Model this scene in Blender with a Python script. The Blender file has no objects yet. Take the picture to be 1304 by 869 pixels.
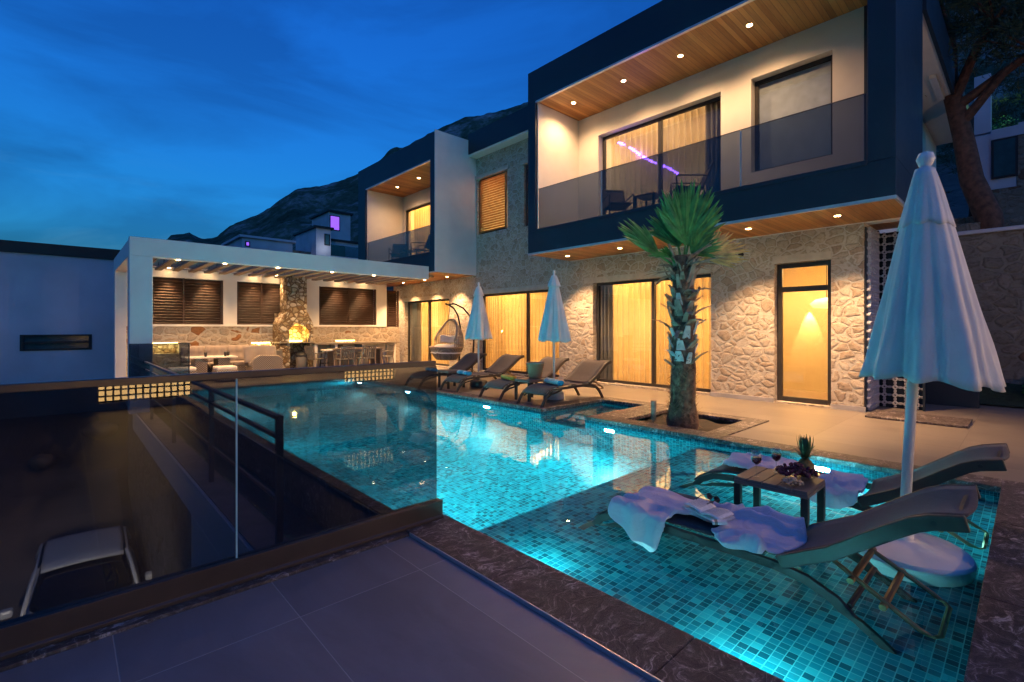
import bpy, bmesh, math, random
from mathutils import Vector, Matrix, noise as mn
random.seed(7)
S = bpy.context.scene
COL = S.collection
PI = math.pi
R = math.radians

# ------------------------------------------------------------------ helpers
class MB:
    def __init__(s): s.v = []; s.f = []
    def add(s, vs, fs):
        n = len(s.v); s.v += [tuple(v) for v in vs]; s.f += [tuple(i + n for i in f) for f in fs]; return s
    def box(s, x0, x1, y0, y1, z0, z1):
        if x0 > x1: x0, x1 = x1, x0
        if y0 > y1: y0, y1 = y1, y0
        if z0 > z1: z0, z1 = z1, z0
        return s.add([(x0,y0,z0),(x1,y0,z0),(x1,y1,z0),(x0,y1,z0),(x0,y0,z1),(x1,y0,z1),(x1,y1,z1),(x0,y1,z1)],
                     [(0,3,2,1),(4,5,6,7),(0,1,5,4),(1,2,6,5),(2,3,7,6),(3,0,4,7)])
    def obox(s, c, size, m=None):
        hx, hy, hz = [q/2 for q in size]; c = Vector(c); m = m or Matrix.Identity(3)
        vs = [c + m @ Vector((x,y,z)) for z in (-hz,hz) for x,y in ((-hx,-hy),(hx,-hy),(hx,hy),(-hx,hy))]
        return s.add(vs, [(0,3,2,1),(4,5,6,7),(0,1,5,4),(1,2,6,5),(2,3,7,6),(3,0,4,7)])
    def bar(s, a, b, w, h=None):
        a = Vector(a); b = Vector(b); d = b - a; h = h or w
        m = d.to_track_quat('Y', 'Z').to_matrix()
        return s.obox((a+b)/2, (w, d.length, h), m)
    def tube(s, pts, r, seg=8, cap=True):
        pts = [Vector(p) for p in pts]; n = len(pts)
        rs = r if isinstance(r, (list, tuple)) else [r]*n
        vs = []; up = Vector((0,0,1)); prev = None
        for i, p in enumerate(pts):
            t = (pts[min(i+1,n-1)] - pts[max(i-1,0)]).normalized()
            if prev is None:
                a = up if abs(t.z) < .9 else Vector((1,0,0)); u = t.cross(a).normalized()
            else:
                u = (prev - t*prev.dot(t)).normalized()
            prev = u; w = t.cross(u)
            for k in range(seg):
                an = 2*PI*k/seg; vs.append(p + (u*math.cos(an) + w*math.sin(an))*rs[i])
        fs = [(i*seg+k, i*seg+(k+1)%seg, (i+1)*seg+(k+1)%seg, (i+1)*seg+k) for i in range(n-1) for k in range(seg)]
        if cap: fs += [tuple(range(seg))[::-1], tuple((n-1)*seg+k for k in range(seg))]
        return s.add(vs, fs)
    def ribbon(s, pts, x0, x1, h, lead=None):
        """rectangular bar swept along a (y,z) path, from x0 to x1, h thick downwards"""
        n = len(pts); vs = []
        for i in range(n):
            a = Vector(pts[max(i-1,0)]); b = Vector(pts[min(i+1,n-1)]); t = (b-a).normalized(); nn = Vector((-t.y, t.x))
            p = Vector(pts[i]); q = p - nn*h
            vs += [(x0,p.x,p.y),(x1,p.x,p.y),(x1,q.x,q.y),(x0,q.x,q.y)]
        fs = [(i*4+k, i*4+(k+1)%4, (i+1)*4+(k+1)%4, (i+1)*4+k) for i in range(n-1) for k in range(4)]
        fs += [(3,2,1,0), tuple((n-1)*4+k for k in range(4))]
        return s.add(vs, fs)
    def lathe(s, prof, seg=24, c=(0,0,0)):
        n = len(prof); vs = [(c[0]+r*math.cos(2*PI*k/seg), c[1]+r*math.sin(2*PI*k/seg), c[2]+z) for r, z in prof for k in range(seg)]
        fs = [(i*seg+k, i*seg+(k+1)%seg, (i+1)*seg+(k+1)%seg, (i+1)*seg+k) for i in range(n-1) for k in range(seg)]
        if prof[0][0] > 1e-4 and prof[-1][0] > 1e-4: return s.add(vs, fs + [((n-1)*seg+k, (n-1)*seg+(k+1)%seg, (k+1)%seg, k) for k in range(seg)])
        if prof[0][0] > 1e-4: fs.append(tuple(range(seg))[::-1])
        if prof[-1][0] > 1e-4: fs.append(tuple((n-1)*seg+k for k in range(seg)))
        return s.add(vs, fs)
    def grid(s, fn, nu, nv):
        vs = [fn(i/nu, j/nv) for j in range(nv+1) for i in range(nu+1)]
        return s.add(vs, [(j*(nu+1)+i, j*(nu+1)+i+1, (j+1)*(nu+1)+i+1, (j+1)*(nu+1)+i) for j in range(nv) for i in range(nu)])
    def prism(s, poly, axis, a, b):
        """poly of 2D points extruded along axis from a to b (x: (y,z); y: (x,z); z: (x,y))"""
        def P(p, t): return (t,p[0],p[1]) if axis=='x' else (p[0],t,p[1]) if axis=='y' else (p[0],p[1],t)
        n = len(poly); vs = [P(p,a) for p in poly] + [P(p,b) for p in poly]
        return s.add(vs, [tuple(range(n)), tuple(range(2*n-1,n-1,-1))] + [(i, i+n, (i+1)%n+n, (i+1)%n) for i in range(n)])
    def split(s, name, mat, parent=None, n=8, off=(0,0,0), **k):
        for i in range(0, len(s.v), n):
            q = MB(); q.v = [(a-off[0],b-off[1],c-off[2]) for a,b,c in s.v[i:i+n]]; q.f = [tuple(j-i for j in f) for f in s.f if i <= min(f) < i+n]; q.build(name, mat, parent, **k)
    def build(s, name, mat, parent=None, smooth=False, bevel=0, sub=0, fix=True, solid=0):
        me = bpy.data.meshes.new(name); me.from_pydata(s.v, [], s.f); me.materials.append(mat)
        if fix:
            bm = bmesh.new(); bm.from_mesh(me)
            bmesh.ops.remove_doubles(bm, verts=bm.verts, dist=1e-5) if smooth or sub else None
            bmesh.ops.recalc_face_normals(bm, faces=bm.faces); bm.to_mesh(me); bm.free()
        if smooth: me.polygons.foreach_set('use_smooth', [True]*len(me.polygons))
        me.update()
        o = bpy.data.objects.new(name, me); COL.objects.link(o)
        if parent: o.parent = parent
        if solid: m = o.modifiers.new('s','SOLIDIFY'); m.thickness = solid; m.offset = 0
        if bevel: m = o.modifiers.new('b','BEVEL'); m.width = bevel; m.segments = 2; m.limit_method = 'ANGLE'
        if sub: m = o.modifiers.new('u','SUBSURF'); m.levels = sub; m.render_levels = sub
        return o

def tag(o, label=None, cat=None, group=None, kind=None):
    if label: o['label'] = label
    if cat: o['category'] = cat
    if group: o['group'] = group
    if kind: o['kind'] = kind
    return o
def empty(name, label, cat, loc=(0,0,0), rz=0, group=None):
    o = bpy.data.objects.new(name, None); COL.objects.link(o); o.location = loc; o.rotation_euler = (0,0,rz)
    o.empty_display_size = .1
    return tag(o, label, cat, group)
def copy_tree(o, parent=None):
    c = o.copy(); COL.objects.link(c)
    if parent: c.parent = parent
    for ch in [q for q in bpy.data.objects if q.parent == o]: copy_tree(ch, c)
    return c
def dup(o, loc, rz=None, label=None):
    c = copy_tree(o); c.location = loc
    if rz is not None: c.rotation_euler = (o.rotation_euler.x, o.rotation_euler.y, rz)
    if label: c['label'] = label
    return c

# ------------------------------------------------------------------ materials
def newmat(name):
    m = bpy.data.materials.new(name); m.use_nodes = True; nt = m.node_tree
    b = nt.nodes['Principled BSDF']; return m, nt, b
def N(nt, typ, **kw):
    n = nt.nodes.new(typ)
    for k, v in kw.items():
        if k in n.inputs: n.inputs[k].default_value = v
        else: setattr(n, k, v)
    return n
def L(nt, a, b): nt.links.new(a, b)
def coords(nt, scale=(1,1,1), rot=(0,0,0)):
    t = N(nt, 'ShaderNodeTexCoord'); m = N(nt, 'ShaderNodeMapping')
    m.inputs['Scale'].default_value = scale; m.inputs['Rotation'].default_value = rot
    L(nt, t.outputs['Object'], m.inputs['Vector']); return m.outputs['Vector']
def ramp(nt, fac, stops, mode='LINEAR'):
    r = N(nt, 'ShaderNodeValToRGB'); r.color_ramp.interpolation = mode
    e = r.color_ramp.elements
    while len(e) < len(stops): e.new(.5)
    for i, (p, c) in enumerate(stops): e[i].position = p; e[i].color = (*c, 1) if len(c) == 3 else c
    L(nt, fac, r.inputs['Fac']); return r.outputs['Color']
def mixc(nt, fac, a, b, typ='MIX'):
    m = N(nt, 'ShaderNodeMix', data_type='RGBA', blend_type=typ)
    for v, i in ((fac,0),(a,6),(b,7)):
        if hasattr(v, 'links'): L(nt, v, m.inputs[i])
        else: m.inputs[i].default_value = (*v, 1) if isinstance(v, tuple) and len(v) == 3 else v
    return m.outputs[2]
def bump(nt, b, h, strength=.3, dist=.01, prev=None):
    n = N(nt, 'ShaderNodeBump'); n.inputs['Strength'].default_value = strength; n.inputs['Distance'].default_value = dist
    L(nt, h, n.inputs['Height'])
    if prev: L(nt, prev, n.inputs['Normal'])
    if b: L(nt, n.outputs['Normal'], b.inputs['Normal'])
    return n.outputs['Normal']
def mathn(nt, op, a, b=None):
    m = N(nt, 'ShaderNodeMath', operation=op)
    for v, i in ((a,0),(b,1)):
        if v is None: continue
        if hasattr(v, 'links'): L(nt, v, m.inputs[i])
        else: m.inputs[i].default_value = v
    return m.outputs[0]

def plain(name, c, rough=.6, metal=0, var=.12, scale=6, bmp=.05, spec=.5, bscale=60):
    m, nt, b = newmat(name); v = coords(nt)
    n = N(nt, 'ShaderNodeTexNoise', Scale=scale, Detail=6.0); L(nt, v, n.inputs['Vector'])
    c0 = tuple(q*(1-var) for q in c); c1 = tuple(min(1,q*(1+var)) for q in c)
    L(nt, ramp(nt, n.outputs['Fac'], [(.3,c0),(.7,c1)]), b.inputs['Base Color'])
    rr = N(nt, 'ShaderNodeMapRange'); rr.inputs['To Min'].default_value = rough*.85; rr.inputs['To Max'].default_value = min(1,rough*1.15)
    L(nt, n.outputs['Fac'], rr.inputs['Value']); L(nt, rr.outputs[0], b.inputs['Roughness'])
    b.inputs['Metallic'].default_value = metal; b.inputs['Specular IOR Level'].default_value = spec
    if bmp:
        n2 = N(nt, 'ShaderNodeTexNoise', Scale=bscale, Detail=4.0); L(nt, v, n2.inputs['Vector']); bump(nt, b, n2.outputs['Fac'], bmp, .01)
    return m

def stone(name, scale=5.0, cols=((.49,.43,.36),(.52,.47,.40),(.42,.35,.28),(.57,.52,.45)), mortar=(.53,.49,.43), mw=.09, strength=.55, sq=1.3):
    m, nt, b = newmat(name); v = coords(nt, (1,1,sq))
    nz = N(nt, 'ShaderNodeTexNoise', Scale=3.0, Detail=4.0); L(nt, v, nz.inputs['Vector'])
    w = mixc(nt, .10, v, nz.outputs['Color'], 'LINEAR_LIGHT')
    vo = N(nt, 'ShaderNodeTexVoronoi', Scale=scale, Randomness=.9); L(nt, w, vo.inputs['Vector'])
    ve = N(nt, 'ShaderNodeTexVoronoi', Scale=scale, Randomness=.9, feature='DISTANCE_TO_EDGE'); L(nt, w, ve.inputs['Vector'])
    hs = N(nt, 'ShaderNodeSeparateColor'); L(nt, vo.outputs['Color'], hs.inputs[0])
    base = ramp(nt, hs.outputs[0], [(0,cols[0]),(.35,cols[1]),(.62,cols[3]),(.84,cols[2])], 'CONSTANT')
    n1 = N(nt, 'ShaderNodeTexNoise', Scale=14.0, Detail=10.0, Roughness=.7); L(nt, v, n1.inputs['Vector'])
    base = mixc(nt, .8, base, ramp(nt, n1.outputs['Fac'], [(.3,(.38,.33,.28)),(.48,(.85,.82,.78)),(.7,(1,1,1))]), 'MULTIPLY')
    n3 = N(nt, 'ShaderNodeTexNoise', Scale=34.0, Detail=6.0, Roughness=.7); L(nt, v, n3.inputs['Vector'])
    e2 = mathn(nt, 'ADD', ve.outputs['Distance'], mathn(nt, 'MULTIPLY', mathn(nt, 'SUBTRACT', n3.outputs['Fac'], .5), .11))
    e2 = mathn(nt, 'ADD', e2, mathn(nt, 'MULTIPLY', mathn(nt, 'SUBTRACT', hs.outputs[1], .6), .10))
    mask = ramp(nt, e2, [(mw*.5,(0,0,0)),(mw*1.0,(1,1,1))])
    rim = ramp(nt, e2, [(mw*.5,(1,1,1)),(mw*.85,(.74,.70,.66)),(mw*1.5,(1,1,1))])
    mort = mixc(nt, .5, mortar, ramp(nt, n1.outputs['Fac'], [(.3,(.6,.55,.5)),(.6,(1,1,1))]), 'MULTIPLY')
    L(nt, mixc(nt, .8, mixc(nt, mask, mort, base), rim, 'MULTIPLY'), b.inputs['Base Color']); b.inputs['Roughness'].default_value = .95
    b.inputs['Specular IOR Level'].default_value = .15
    hh = ramp(nt, e2, [(mw*.4,(0,0,0)),(mw*1.6,(.7,.7,.7)),(mw*4,(1,1,1))])
    nn = bump(nt, None, hh, strength, .04)
    nn = bump(nt, None, n1.outputs['Fac'], strength*.45, .04, nn)
    bump(nt, b, n3.outputs['Fac'], strength*.5, .015, nn)
    return m

def thin_glass(name, tint=(.95,.97,.97), ior=1.45, refl=(1,1,1), boost=1.0):
    m, nt, b = newmat(name); nt.nodes.remove(b)
    tr = N(nt, 'ShaderNodeBsdfTransparent'); tr.inputs[0].default_value = (*tint,1)
    gl = N(nt, 'ShaderNodeBsdfGlossy', Roughness=.01); gl.inputs[0].default_value = (*refl,1)
    fr = N(nt, 'ShaderNodeLayerWeight'); fr.inputs[0].default_value = .5
    sc = mathn(nt, 'POWER', fr.outputs['Facing'], 4.0)
    f = mathn(nt, 'ADD', mathn(nt, 'MULTIPLY', sc, .8), .05*boost)
    mx = N(nt, 'ShaderNodeMixShader'); L(nt, f, mx.inputs[0]); L(nt, tr.outputs[0], mx.inputs[1]); L(nt, gl.outputs[0], mx.inputs[2])
    L(nt, mx.outputs[0], nt.nodes['Material Output'].inputs[0]); return m

def emit(name, c, s):
    m, nt, b = newmat(name); b.inputs['Base Color'].default_value = (.8,.8,.8,1)
    b.inputs['Emission Color'].default_value = (*c,1); b.inputs['Emission Strength'].default_value = s; return m

def wood(name, axis='x', pitch=.1, cols=((.16,.065,.02),(.30,.14,.05)), rough=.45):
    """planks running along axis, laid side by side along the other one"""
    m, nt, b = newmat(name); v = coords(nt)
    sp = N(nt, 'ShaderNodeSeparateXYZ'); L(nt, v, sp.inputs[0])
    across = sp.outputs['Y' if axis == 'x' else 'X']
    q = mathn(nt, 'DIVIDE', across, pitch); fl = mathn(nt, 'FLOOR', q); fr = mathn(nt, 'FRACT', q)
    wn = N(nt, 'ShaderNodeTexWhiteNoise', noise_dimensions='1D'); L(nt, fl, wn.inputs['W'])
    sc = (1.2,22,22) if axis == 'x' else (22,1.2,22)
    mp = N(nt, 'ShaderNodeMapping'); mp.inputs['Scale'].default_value = sc; L(nt, v, mp.inputs[0])
    cb = N(nt, 'ShaderNodeCombineXYZ'); L(nt, mathn(nt,'MULTIPLY',wn.outputs['Value'],17.0), cb.inputs['Z'])
    va = N(nt, 'ShaderNodeVectorMath', operation='ADD'); L(nt, mp.outputs[0], va.inputs[0]); L(nt, cb.outputs[0], va.inputs[1])
    n = N(nt, 'ShaderNodeTexNoise', Scale=1.6, Detail=8.0, Roughness=.65, Distortion=.8); L(nt, va.outputs[0], n.inputs['Vector'])
    tone = mathn(nt, 'ADD', mathn(nt,'MULTIPLY',n.outputs['Fac'],.75), mathn(nt,'MULTIPLY',wn.outputs['Value'],.45))
    c = ramp(nt, tone, [(.3,cols[0]),(.85,cols[1])])
    gap = ramp(nt, fr, [(0,(0,0,0)),(.05,(1,1,1)),(.95,(1,1,1)),(1,(0,0,0))])
    L(nt, mixc(nt, .85, c, gap, 'MULTIPLY'), b.inputs['Base Color']); b.inputs['Roughness'].default_value = rough
    bump(nt, b, gap, .6, .006); return m

def tiles(name, sx, sy, ox, oy, cols, joint, rough=.35, jw=.004, var=.5):
    m, nt, b = newmat(name); v = coords(nt)
    mp = N(nt, 'ShaderNodeMapping'); mp.inputs['Location'].default_value = (-ox, -oy, 0); L(nt, v, mp.inputs[0])
    sp = N(nt, 'ShaderNodeSeparateXYZ'); L(nt, mp.outputs[0], sp.inputs[0])
    def ax(o, s):
        q = mathn(nt,'DIVIDE',o,s); f = mathn(nt,'FRACT',q)
        d = mathn(nt,'MULTIPLY',mathn(nt,'MINIMUM',f,mathn(nt,'SUBTRACT',1.0,f)),s); return mathn(nt,'FLOOR',q), d
    fx, dx = ax(sp.outputs['X'], sx); fy, dy = ax(sp.outputs['Y'], sy)
    d = mathn(nt,'MINIMUM',dx,dy)
    cb = N(nt, 'ShaderNodeCombineXYZ'); L(nt, fx, cb.inputs[0]); L(nt, fy, cb.inputs[1])
    wn = N(nt, 'ShaderNodeTexWhiteNoise', noise_dimensions='2D'); L(nt, cb.outputs[0], wn.inputs['Vector'])
    n = N(nt, 'ShaderNodeTexNoise', Scale=1.1, Detail=9.0, Roughness=.62, Distortion=.6)
    ms = N(nt, 'ShaderNodeMapping'); ms.inputs['Scale'].default_value = (2.4,1,1); L(nt, v, ms.inputs[0])
    va = N(nt, 'ShaderNodeVectorMath', operation='ADD'); L(nt, ms.outputs[0], va.inputs[0])
    sc = N(nt, 'ShaderNodeVectorMath', operation='SCALE'); L(nt, wn.outputs['Color'], sc.inputs[0]); sc.inputs['Scale'].default_value = 9.0
    L(nt, sc.outputs[0], va.inputs[1]); L(nt, va.outputs[0], n.inputs['Vector'])
    t = mathn(nt,'ADD',mathn(nt,'MULTIPLY',n.outputs['Fac'],1-var*.3), mathn(nt,'MULTIPLY',mathn(nt,'SUBTRACT',wn.outputs['Value'],.5),var*.3))
    c = ramp(nt, t, [(.28,cols[0]),(.72,cols[1])])
    jm = ramp(nt, d, [(jw*.5,(0,0,0)),(jw,(1,1,1))])
    L(nt, mixc(nt, jm, joint, c), b.inputs['Base Color'])
    rr = N(nt,'ShaderNodeMapRange'); rr.inputs['To Min'].default_value = rough*.7; rr.inputs['To Max'].default_value = rough*1.4
    L(nt, n.outputs['Fac'], rr.inputs[0]); L(nt, rr.outputs[0], b.inputs['Roughness'])
    n5 = N(nt, 'ShaderNodeTexNoise', Scale=45.0, Detail=5.0); L(nt, v, n5.inputs['Vector'])
    nn = bump(nt, None, jm, .5, .004); bump(nt, b, n5.outputs['Fac'], .06, .01, nn); return m

def mosaic(name, s=.05, dark=(.004,.10,.14), mid=(.006,.24,.31), light=(.03,.40,.46), grout=(.10,.50,.53)):
    m, nt, b = newmat(name); v = coords(nt)
    # pick the two in-plane axes from the face normal so walls and floor share one material
    g = N(nt, 'ShaderNodeNewGeometry'); sn = N(nt, 'ShaderNodeSeparateXYZ'); L(nt, g.outputs['True Normal'], sn.inputs[0])
    sp = N(nt, 'ShaderNodeSeparateXYZ'); L(nt, v, sp.inputs[0])
    axx = mathn(nt,'GREATER_THAN',mathn(nt,'ABSOLUTE',sn.outputs['X']),.5)
    azz = mathn(nt,'GREATER_THAN',mathn(nt,'ABSOLUTE',sn.outputs['Z']),.5)
    def mixf(f,a,b_): 
        k = N(nt,'ShaderNodeMix'); L(nt,f,k.inputs[0]); L(nt,a,k.inputs[2]); L(nt,b_,k.inputs[3]); return k.outputs[0]
    U = mixf(axx, sp.outputs['X'], sp.outputs['Y']); V = mixf(azz, sp.outputs['Z'], sp.outputs['Y'])
    def ax(o):
        q = mathn(nt,'DIVIDE',mathn(nt,'ADD',o,.011),s); f = mathn(nt,'FRACT',q); return mathn(nt,'FLOOR',q), mathn(nt,'MINIMUM',f,mathn(nt,'SUBTRACT',1.0,f))
    fu, du = ax(U); fv, dv = ax(V); d = mathn(nt,'MINIMUM',du,dv)
    cb = N(nt,'ShaderNodeCombineXYZ'); L(nt,fu,cb.inputs[0]); L(nt,fv,cb.inputs[1]); L(nt,mathn(nt,'MULTIPLY',axx,3.7),cb.inputs[2])
    wn = N(nt,'ShaderNodeTexWhiteNoise', noise_dimensions='3D'); L(nt,cb.outputs[0],wn.inputs['Vector'])
    c = ramp(nt, wn.outputs['Value'], [(0,dark),(.22,tuple((a+b_)/2 for a,b_ in zip(dark,mid))),(.38,mid),(.75,tuple((a+b_)/2 for a,b_ in zip(mid,light))),(.9,light)], 'CONSTANT')
    jm = ramp(nt, d, [(.035,(0,0,0)),(.06,(1,1,1))])
    L(nt, mixc(nt, jm, grout, c), b.inputs['Base Color']); b.inputs['Roughness'].default_value = .25
    return m

M = {}
M['stone'] = stone('limestone_masonry')
M['stone2'] = stone('courtyard_stone', scale=3.6, cols=((.42,.36,.29),(.47,.40,.32),(.34,.17,.08),(.50,.44,.36)), mortar=(.50,.44,.36), mw=.12, strength=.45)
M['stone3'] = stone('fireplace_stone', scale=6.5, cols=((.34,.27,.18),(.5,.43,.32),(.24,.16,.1),(.55,.5,.42)), mortar=(.16,.11,.07), strength=.9, sq=1.1)
M['stone4'] = stone('retaining_stone', scale=3.4, cols=((.20,.18,.16),(.24,.21,.19),(.17,.11,.09),(.27,.24,.22)), mortar=(.21,.19,.17), strength=.6)
M['plaster'] = plain('white_plaster', (.74,.72,.68), .85, var=.04, scale=3, bmp=.12)
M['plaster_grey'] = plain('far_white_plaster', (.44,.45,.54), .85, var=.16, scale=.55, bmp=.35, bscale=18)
M['dark'] = plain('anthracite_cladding', (.012,.022,.038), .5, var=.1, scale=2, bmp=.02)
M['frame'] = plain('anthracite_aluminium', (.045,.042,.042), .4, .3, bmp=.0)
M['rail'] = plain('brown_black_metal', (.075,.057,.047), .35, .4, bmp=.02)
M['black'] = plain('black_painted_steel', (.010,.011,.014), .6, 0, bmp=.0)
M['railsteel'] = plain('blue_black_steel', (.10,.105,.13), .35, .2, bmp=0)
M['trim'] = plain('pale_metal_trim', (.6,.6,.6), .35, .6, bmp=0)
M['soffit'] = wood('larch_soffit', 'x', .095, ((.28,.10,.022),(.56,.26,.075)), .5)
M['slatwood'] = wood('pergola_wood', 'y', .3, ((.26,.19,.12),(.38,.29,.2)), .7)
M['louvre'] = plain('dark_brown_louvre', (.05,.022,.012), .5, var=.25, bmp=.05)
M['shutter'] = plain('orange_wood_shutter', (.36,.16,.05), .5, var=.3, bmp=.05)
M['glass'] = thin_glass('window_glass', (.93,.95,.95))
M['smoke'] = thin_glass('smoked_balustrade_glass', (.42,.47,.53), boost=.9)
M['fence_glass'] = thin_glass('tinted_fence_glass', (.41,.43,.46), boost=1.0)
M['deck'] = tiles('porcelain_deck', .7, 1.4, .17, 2.5-1.4*3, ((.20,.18,.18),(.34,.31,.31)), (.46,.43,.41), .40, .0035, .9)
M['deck2'] = tiles('travertine_look_deck', .7, 1.4, .17, .6, ((.17,.145,.12),(.29,.25,.205)), (.13,.11,.09), .38, .004)
M['mosaic'] = mosaic('pool_mosaic')

def marble():
    m, nt, b = newmat('brown_marble'); v = coords(nt)
    n0 = N(nt,'ShaderNodeTexNoise',Scale=2.6,Detail=6.0); L(nt,v,n0.inputs[0])
    w = mixc(nt,.22,v,n0.outputs['Color'],'LINEAR_LIGHT')
    ms = N(nt,'ShaderNodeMapping'); ms.inputs['Scale'].default_value=(1,2.2,1); ms.inputs['Rotation'].default_value=(0,0,.5); L(nt,w,ms.inputs[0])
    n1 = N(nt,'ShaderNodeTexNoise',Scale=9.0,Detail=14.0,Roughness=.78,Distortion=.8); L(nt,ms.outputs[0],n1.inputs[0])
    c = ramp(nt,n1.outputs['Fac'],[(.36,(.03,.022,.02)),(.50,(.085,.064,.058)),(.55,(.16,.125,.115)),(.61,(.52,.48,.48))])
    patch = ramp(nt,n0.outputs['Fac'],[(.42,(.3,.3,.3)),(.55,(1,1,1))])
    dark = ramp(nt,n1.outputs['Fac'],[(.36,(.03,.022,.02)),(.55,(.09,.07,.062)),(.7,(.14,.11,.10))])
    wv = N(nt,'ShaderNodeTexVoronoi',Scale=4.2,feature='DISTANCE_TO_EDGE'); L(nt,w,wv.inputs[0])
    vm = mathn(nt,'MULTIPLY',ramp(nt,wv.outputs['Distance'],[(0,(1,1,1)),(.012,(0,0,0))]),mathn(nt,'MULTIPLY',patch,.6))
    L(nt,mixc(nt,vm,mixc(nt,patch,dark,c),(.5,.44,.42)),b.inputs['Base Color']); b.inputs['Roughness'].default_value=.5
    bump(nt,b,n1.outputs['Fac'],.6,.02); return m
M['marble'] = marble()

def water():
    m, nt, b = newmat('pool_water'); nt.nodes.remove(b)
    g = N(nt,'ShaderNodeBsdfGlass',IOR=1.33,Roughness=0.0); g.inputs[0].default_value=(.86,.99,1,1)
    v = coords(nt)
    n = N(nt,'ShaderNodeTexNoise',Scale=1.6,Detail=3.0,Roughness=.5,Distortion=.6); L(nt,v,n.inputs[0])
    n2 = N(nt,'ShaderNodeTexNoise',Scale=7.0,Detail=2.0); L(nt,v,n2.inputs[0])
    h = mathn(nt,'ADD',n.outputs['Fac'],mathn(nt,'MULTIPLY',n2.outputs['Fac'],.12))
    bp = N(nt,'ShaderNodeBump'); bp.inputs['Strength'].default_value=.055; bp.inputs['Distance'].default_value=.05
    L(nt,h,bp.inputs['Height']); L(nt,bp.outputs[0],g.inputs['Normal'])
    L(nt,g.outputs[0],nt.nodes['Material Output'].inputs[0]); return m
M['water'] = water()

def cloth(name, c, c2=None, trans=.0, scale=9, bmp=.2, stripes=None, wr=None):
    m, nt, b = newmat(name); v = coords(nt)
    n = N(nt,'ShaderNodeTexNoise',Scale=scale,Detail=5.0); L(nt,v,n.inputs[0])
    col = ramp(nt,n.outputs['Fac'],[(.35,c),(.65,c2 or tuple(q*.85 for q in c))])
    if stripes:
        sp = N(nt,'ShaderNodeSeparateXYZ'); L(nt,v,sp.inputs[0])
        f = mathn(nt,'FRACT',mathn(nt,'DIVIDE',sp.outputs[stripes[0]],stripes[1]))
        col = ramp(nt,f,stripes[2],'CONSTANT')
    L(nt,col,b.inputs['Base Color']); b.inputs['Roughness'].default_value=.95; b.inputs['Specular IOR Level'].default_value=.1
    b.inputs['Sheen Weight'].default_value=.15
    wv = N(nt,'ShaderNodeTexNoise',Scale=220.0,Detail=2.0); L(nt,v,wv.inputs[0]); nn = None
    if wr:
        ms = N(nt,'ShaderNodeMapping'); ms.inputs['Scale'].default_value = wr[:3]; L(nt,v,ms.inputs[0])
        w2 = N(nt,'ShaderNodeTexNoise',Scale=wr[3],Detail=5.0,Roughness=.6,Distortion=1.2); L(nt,ms.outputs[0],w2.inputs[0]); nn = bump(nt,None,w2.outputs['Fac'],wr[4],.02)
    bump(nt,b,wv.outputs['Fac'],bmp,.003,nn)
    if trans:
        t = N(nt,'ShaderNodeBsdfTranslucent'); L(nt,col,t.inputs[0]); mx = N(nt,'ShaderNodeMixShader'); mx.inputs[0].default_value=trans
        L(nt,b.outputs[0],mx.inputs[1]); L(nt,t.outputs[0],mx.inputs[2]); L(nt,mx.outputs[0],nt.nodes['Material Output'].inputs[0])
    return m
M['curtain'] = cloth('sheer_curtain', (.82,.72,.46), (.76,.65,.40), .40, 3)
def sheer(m):
    nt = m.node_tree; out = nt.nodes['Material Output']; src = out.inputs[0].links[0].from_socket
    lw = N(nt,'ShaderNodeLayerWeight'); lw.inputs[0].default_value = .5
    f = mathn(nt,'ADD',mathn(nt,'MULTIPLY',mathn(nt,'POWER',lw.outputs['Facing'],.8),.5),.5)
    tr = N(nt,'ShaderNodeBsdfTransparent'); tr.inputs[0].default_value = (1,.95,.85,1)
    mx = N(nt,'ShaderNodeMixShader'); L(nt,f,mx.inputs[0]); L(nt,tr.outputs[0],mx.inputs[1]); L(nt,src,mx.inputs[2]); L(nt,mx.outputs[0],out.inputs[0])
sheer(M['curtain'])
M['drape'] = cloth('grey_drape', (.22,.21,.20), None, .1, 3)
M['canvas'] = cloth('parasol_canvas', (.84,.83,.80), (.76,.75,.72), .15, 4, .3, None, (1,1,.35,11,.35))
M['sling'] = cloth('taupe_mesh_sling', (.085,.070,.068), (.07,.058,.056), 0, 30, .4)
M['lframe'] = plain('taupe_resin', (.028,.022,.022), .5, 0, bmp=.04)
M['bronze'] = plain('bronze_stay', (.26,.17,.08), .35, .7, bmp=.0)
M['lilac'] = cloth('lilac_throw', (.74,.63,.70), (.88,.72,.74), .10, 3.0, .6, None, (1,1,1,13,.7))
M['towel_blue'] = cloth('blue_white_towel', (.1,.5,.7), None, 0, 9, .5, ('X',.30,[(0,(.03,.30,.50)),(.35,(.12,.50,.62)),(.6,(.7,.75,.75)),(.8,(.08,.4,.55))]))
M['towel_stripe'] = cloth('blue_striped_towel', (.1,.5,.7), None, 0, 9, .5, ('X',.042,[(0,(.03,.32,.50)),(.5,(.7,.75,.6))]))
M['towel_yellow'] = cloth('yellow_towel', (.72,.40,.06), (.62,.33,.05), 0, 9, .5)
M['cushion'] = cloth('grey_beige_cushion', (.30,.25,.22), None, 0, 5)
M['cream'] = cloth('cream_cushion', (.78,.70,.60), None, 0, 5)
M['leaf'] = plain('palm_leaf_green', (.075,.24,.060), .45, var=.4, scale=9, bmp=0)
M['leafdry'] = plain('palm_leaf_dry', (.55,.40,.13), .6, var=.4, scale=7, bmp=0)
M['needles'] = plain('pine_needles', (.030,.050,.022), .7, var=.5, scale=3, bmp=0)
M['bark'] = plain('pine_bark', (.11,.05,.035), .9, var=.5, scale=9, bmp=1.0, bscale=14)
M['palmbark'] = plain('palm_fibre', (.19,.11,.065), .95, var=.55, scale=14, bmp=1.0, bscale=40)
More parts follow.
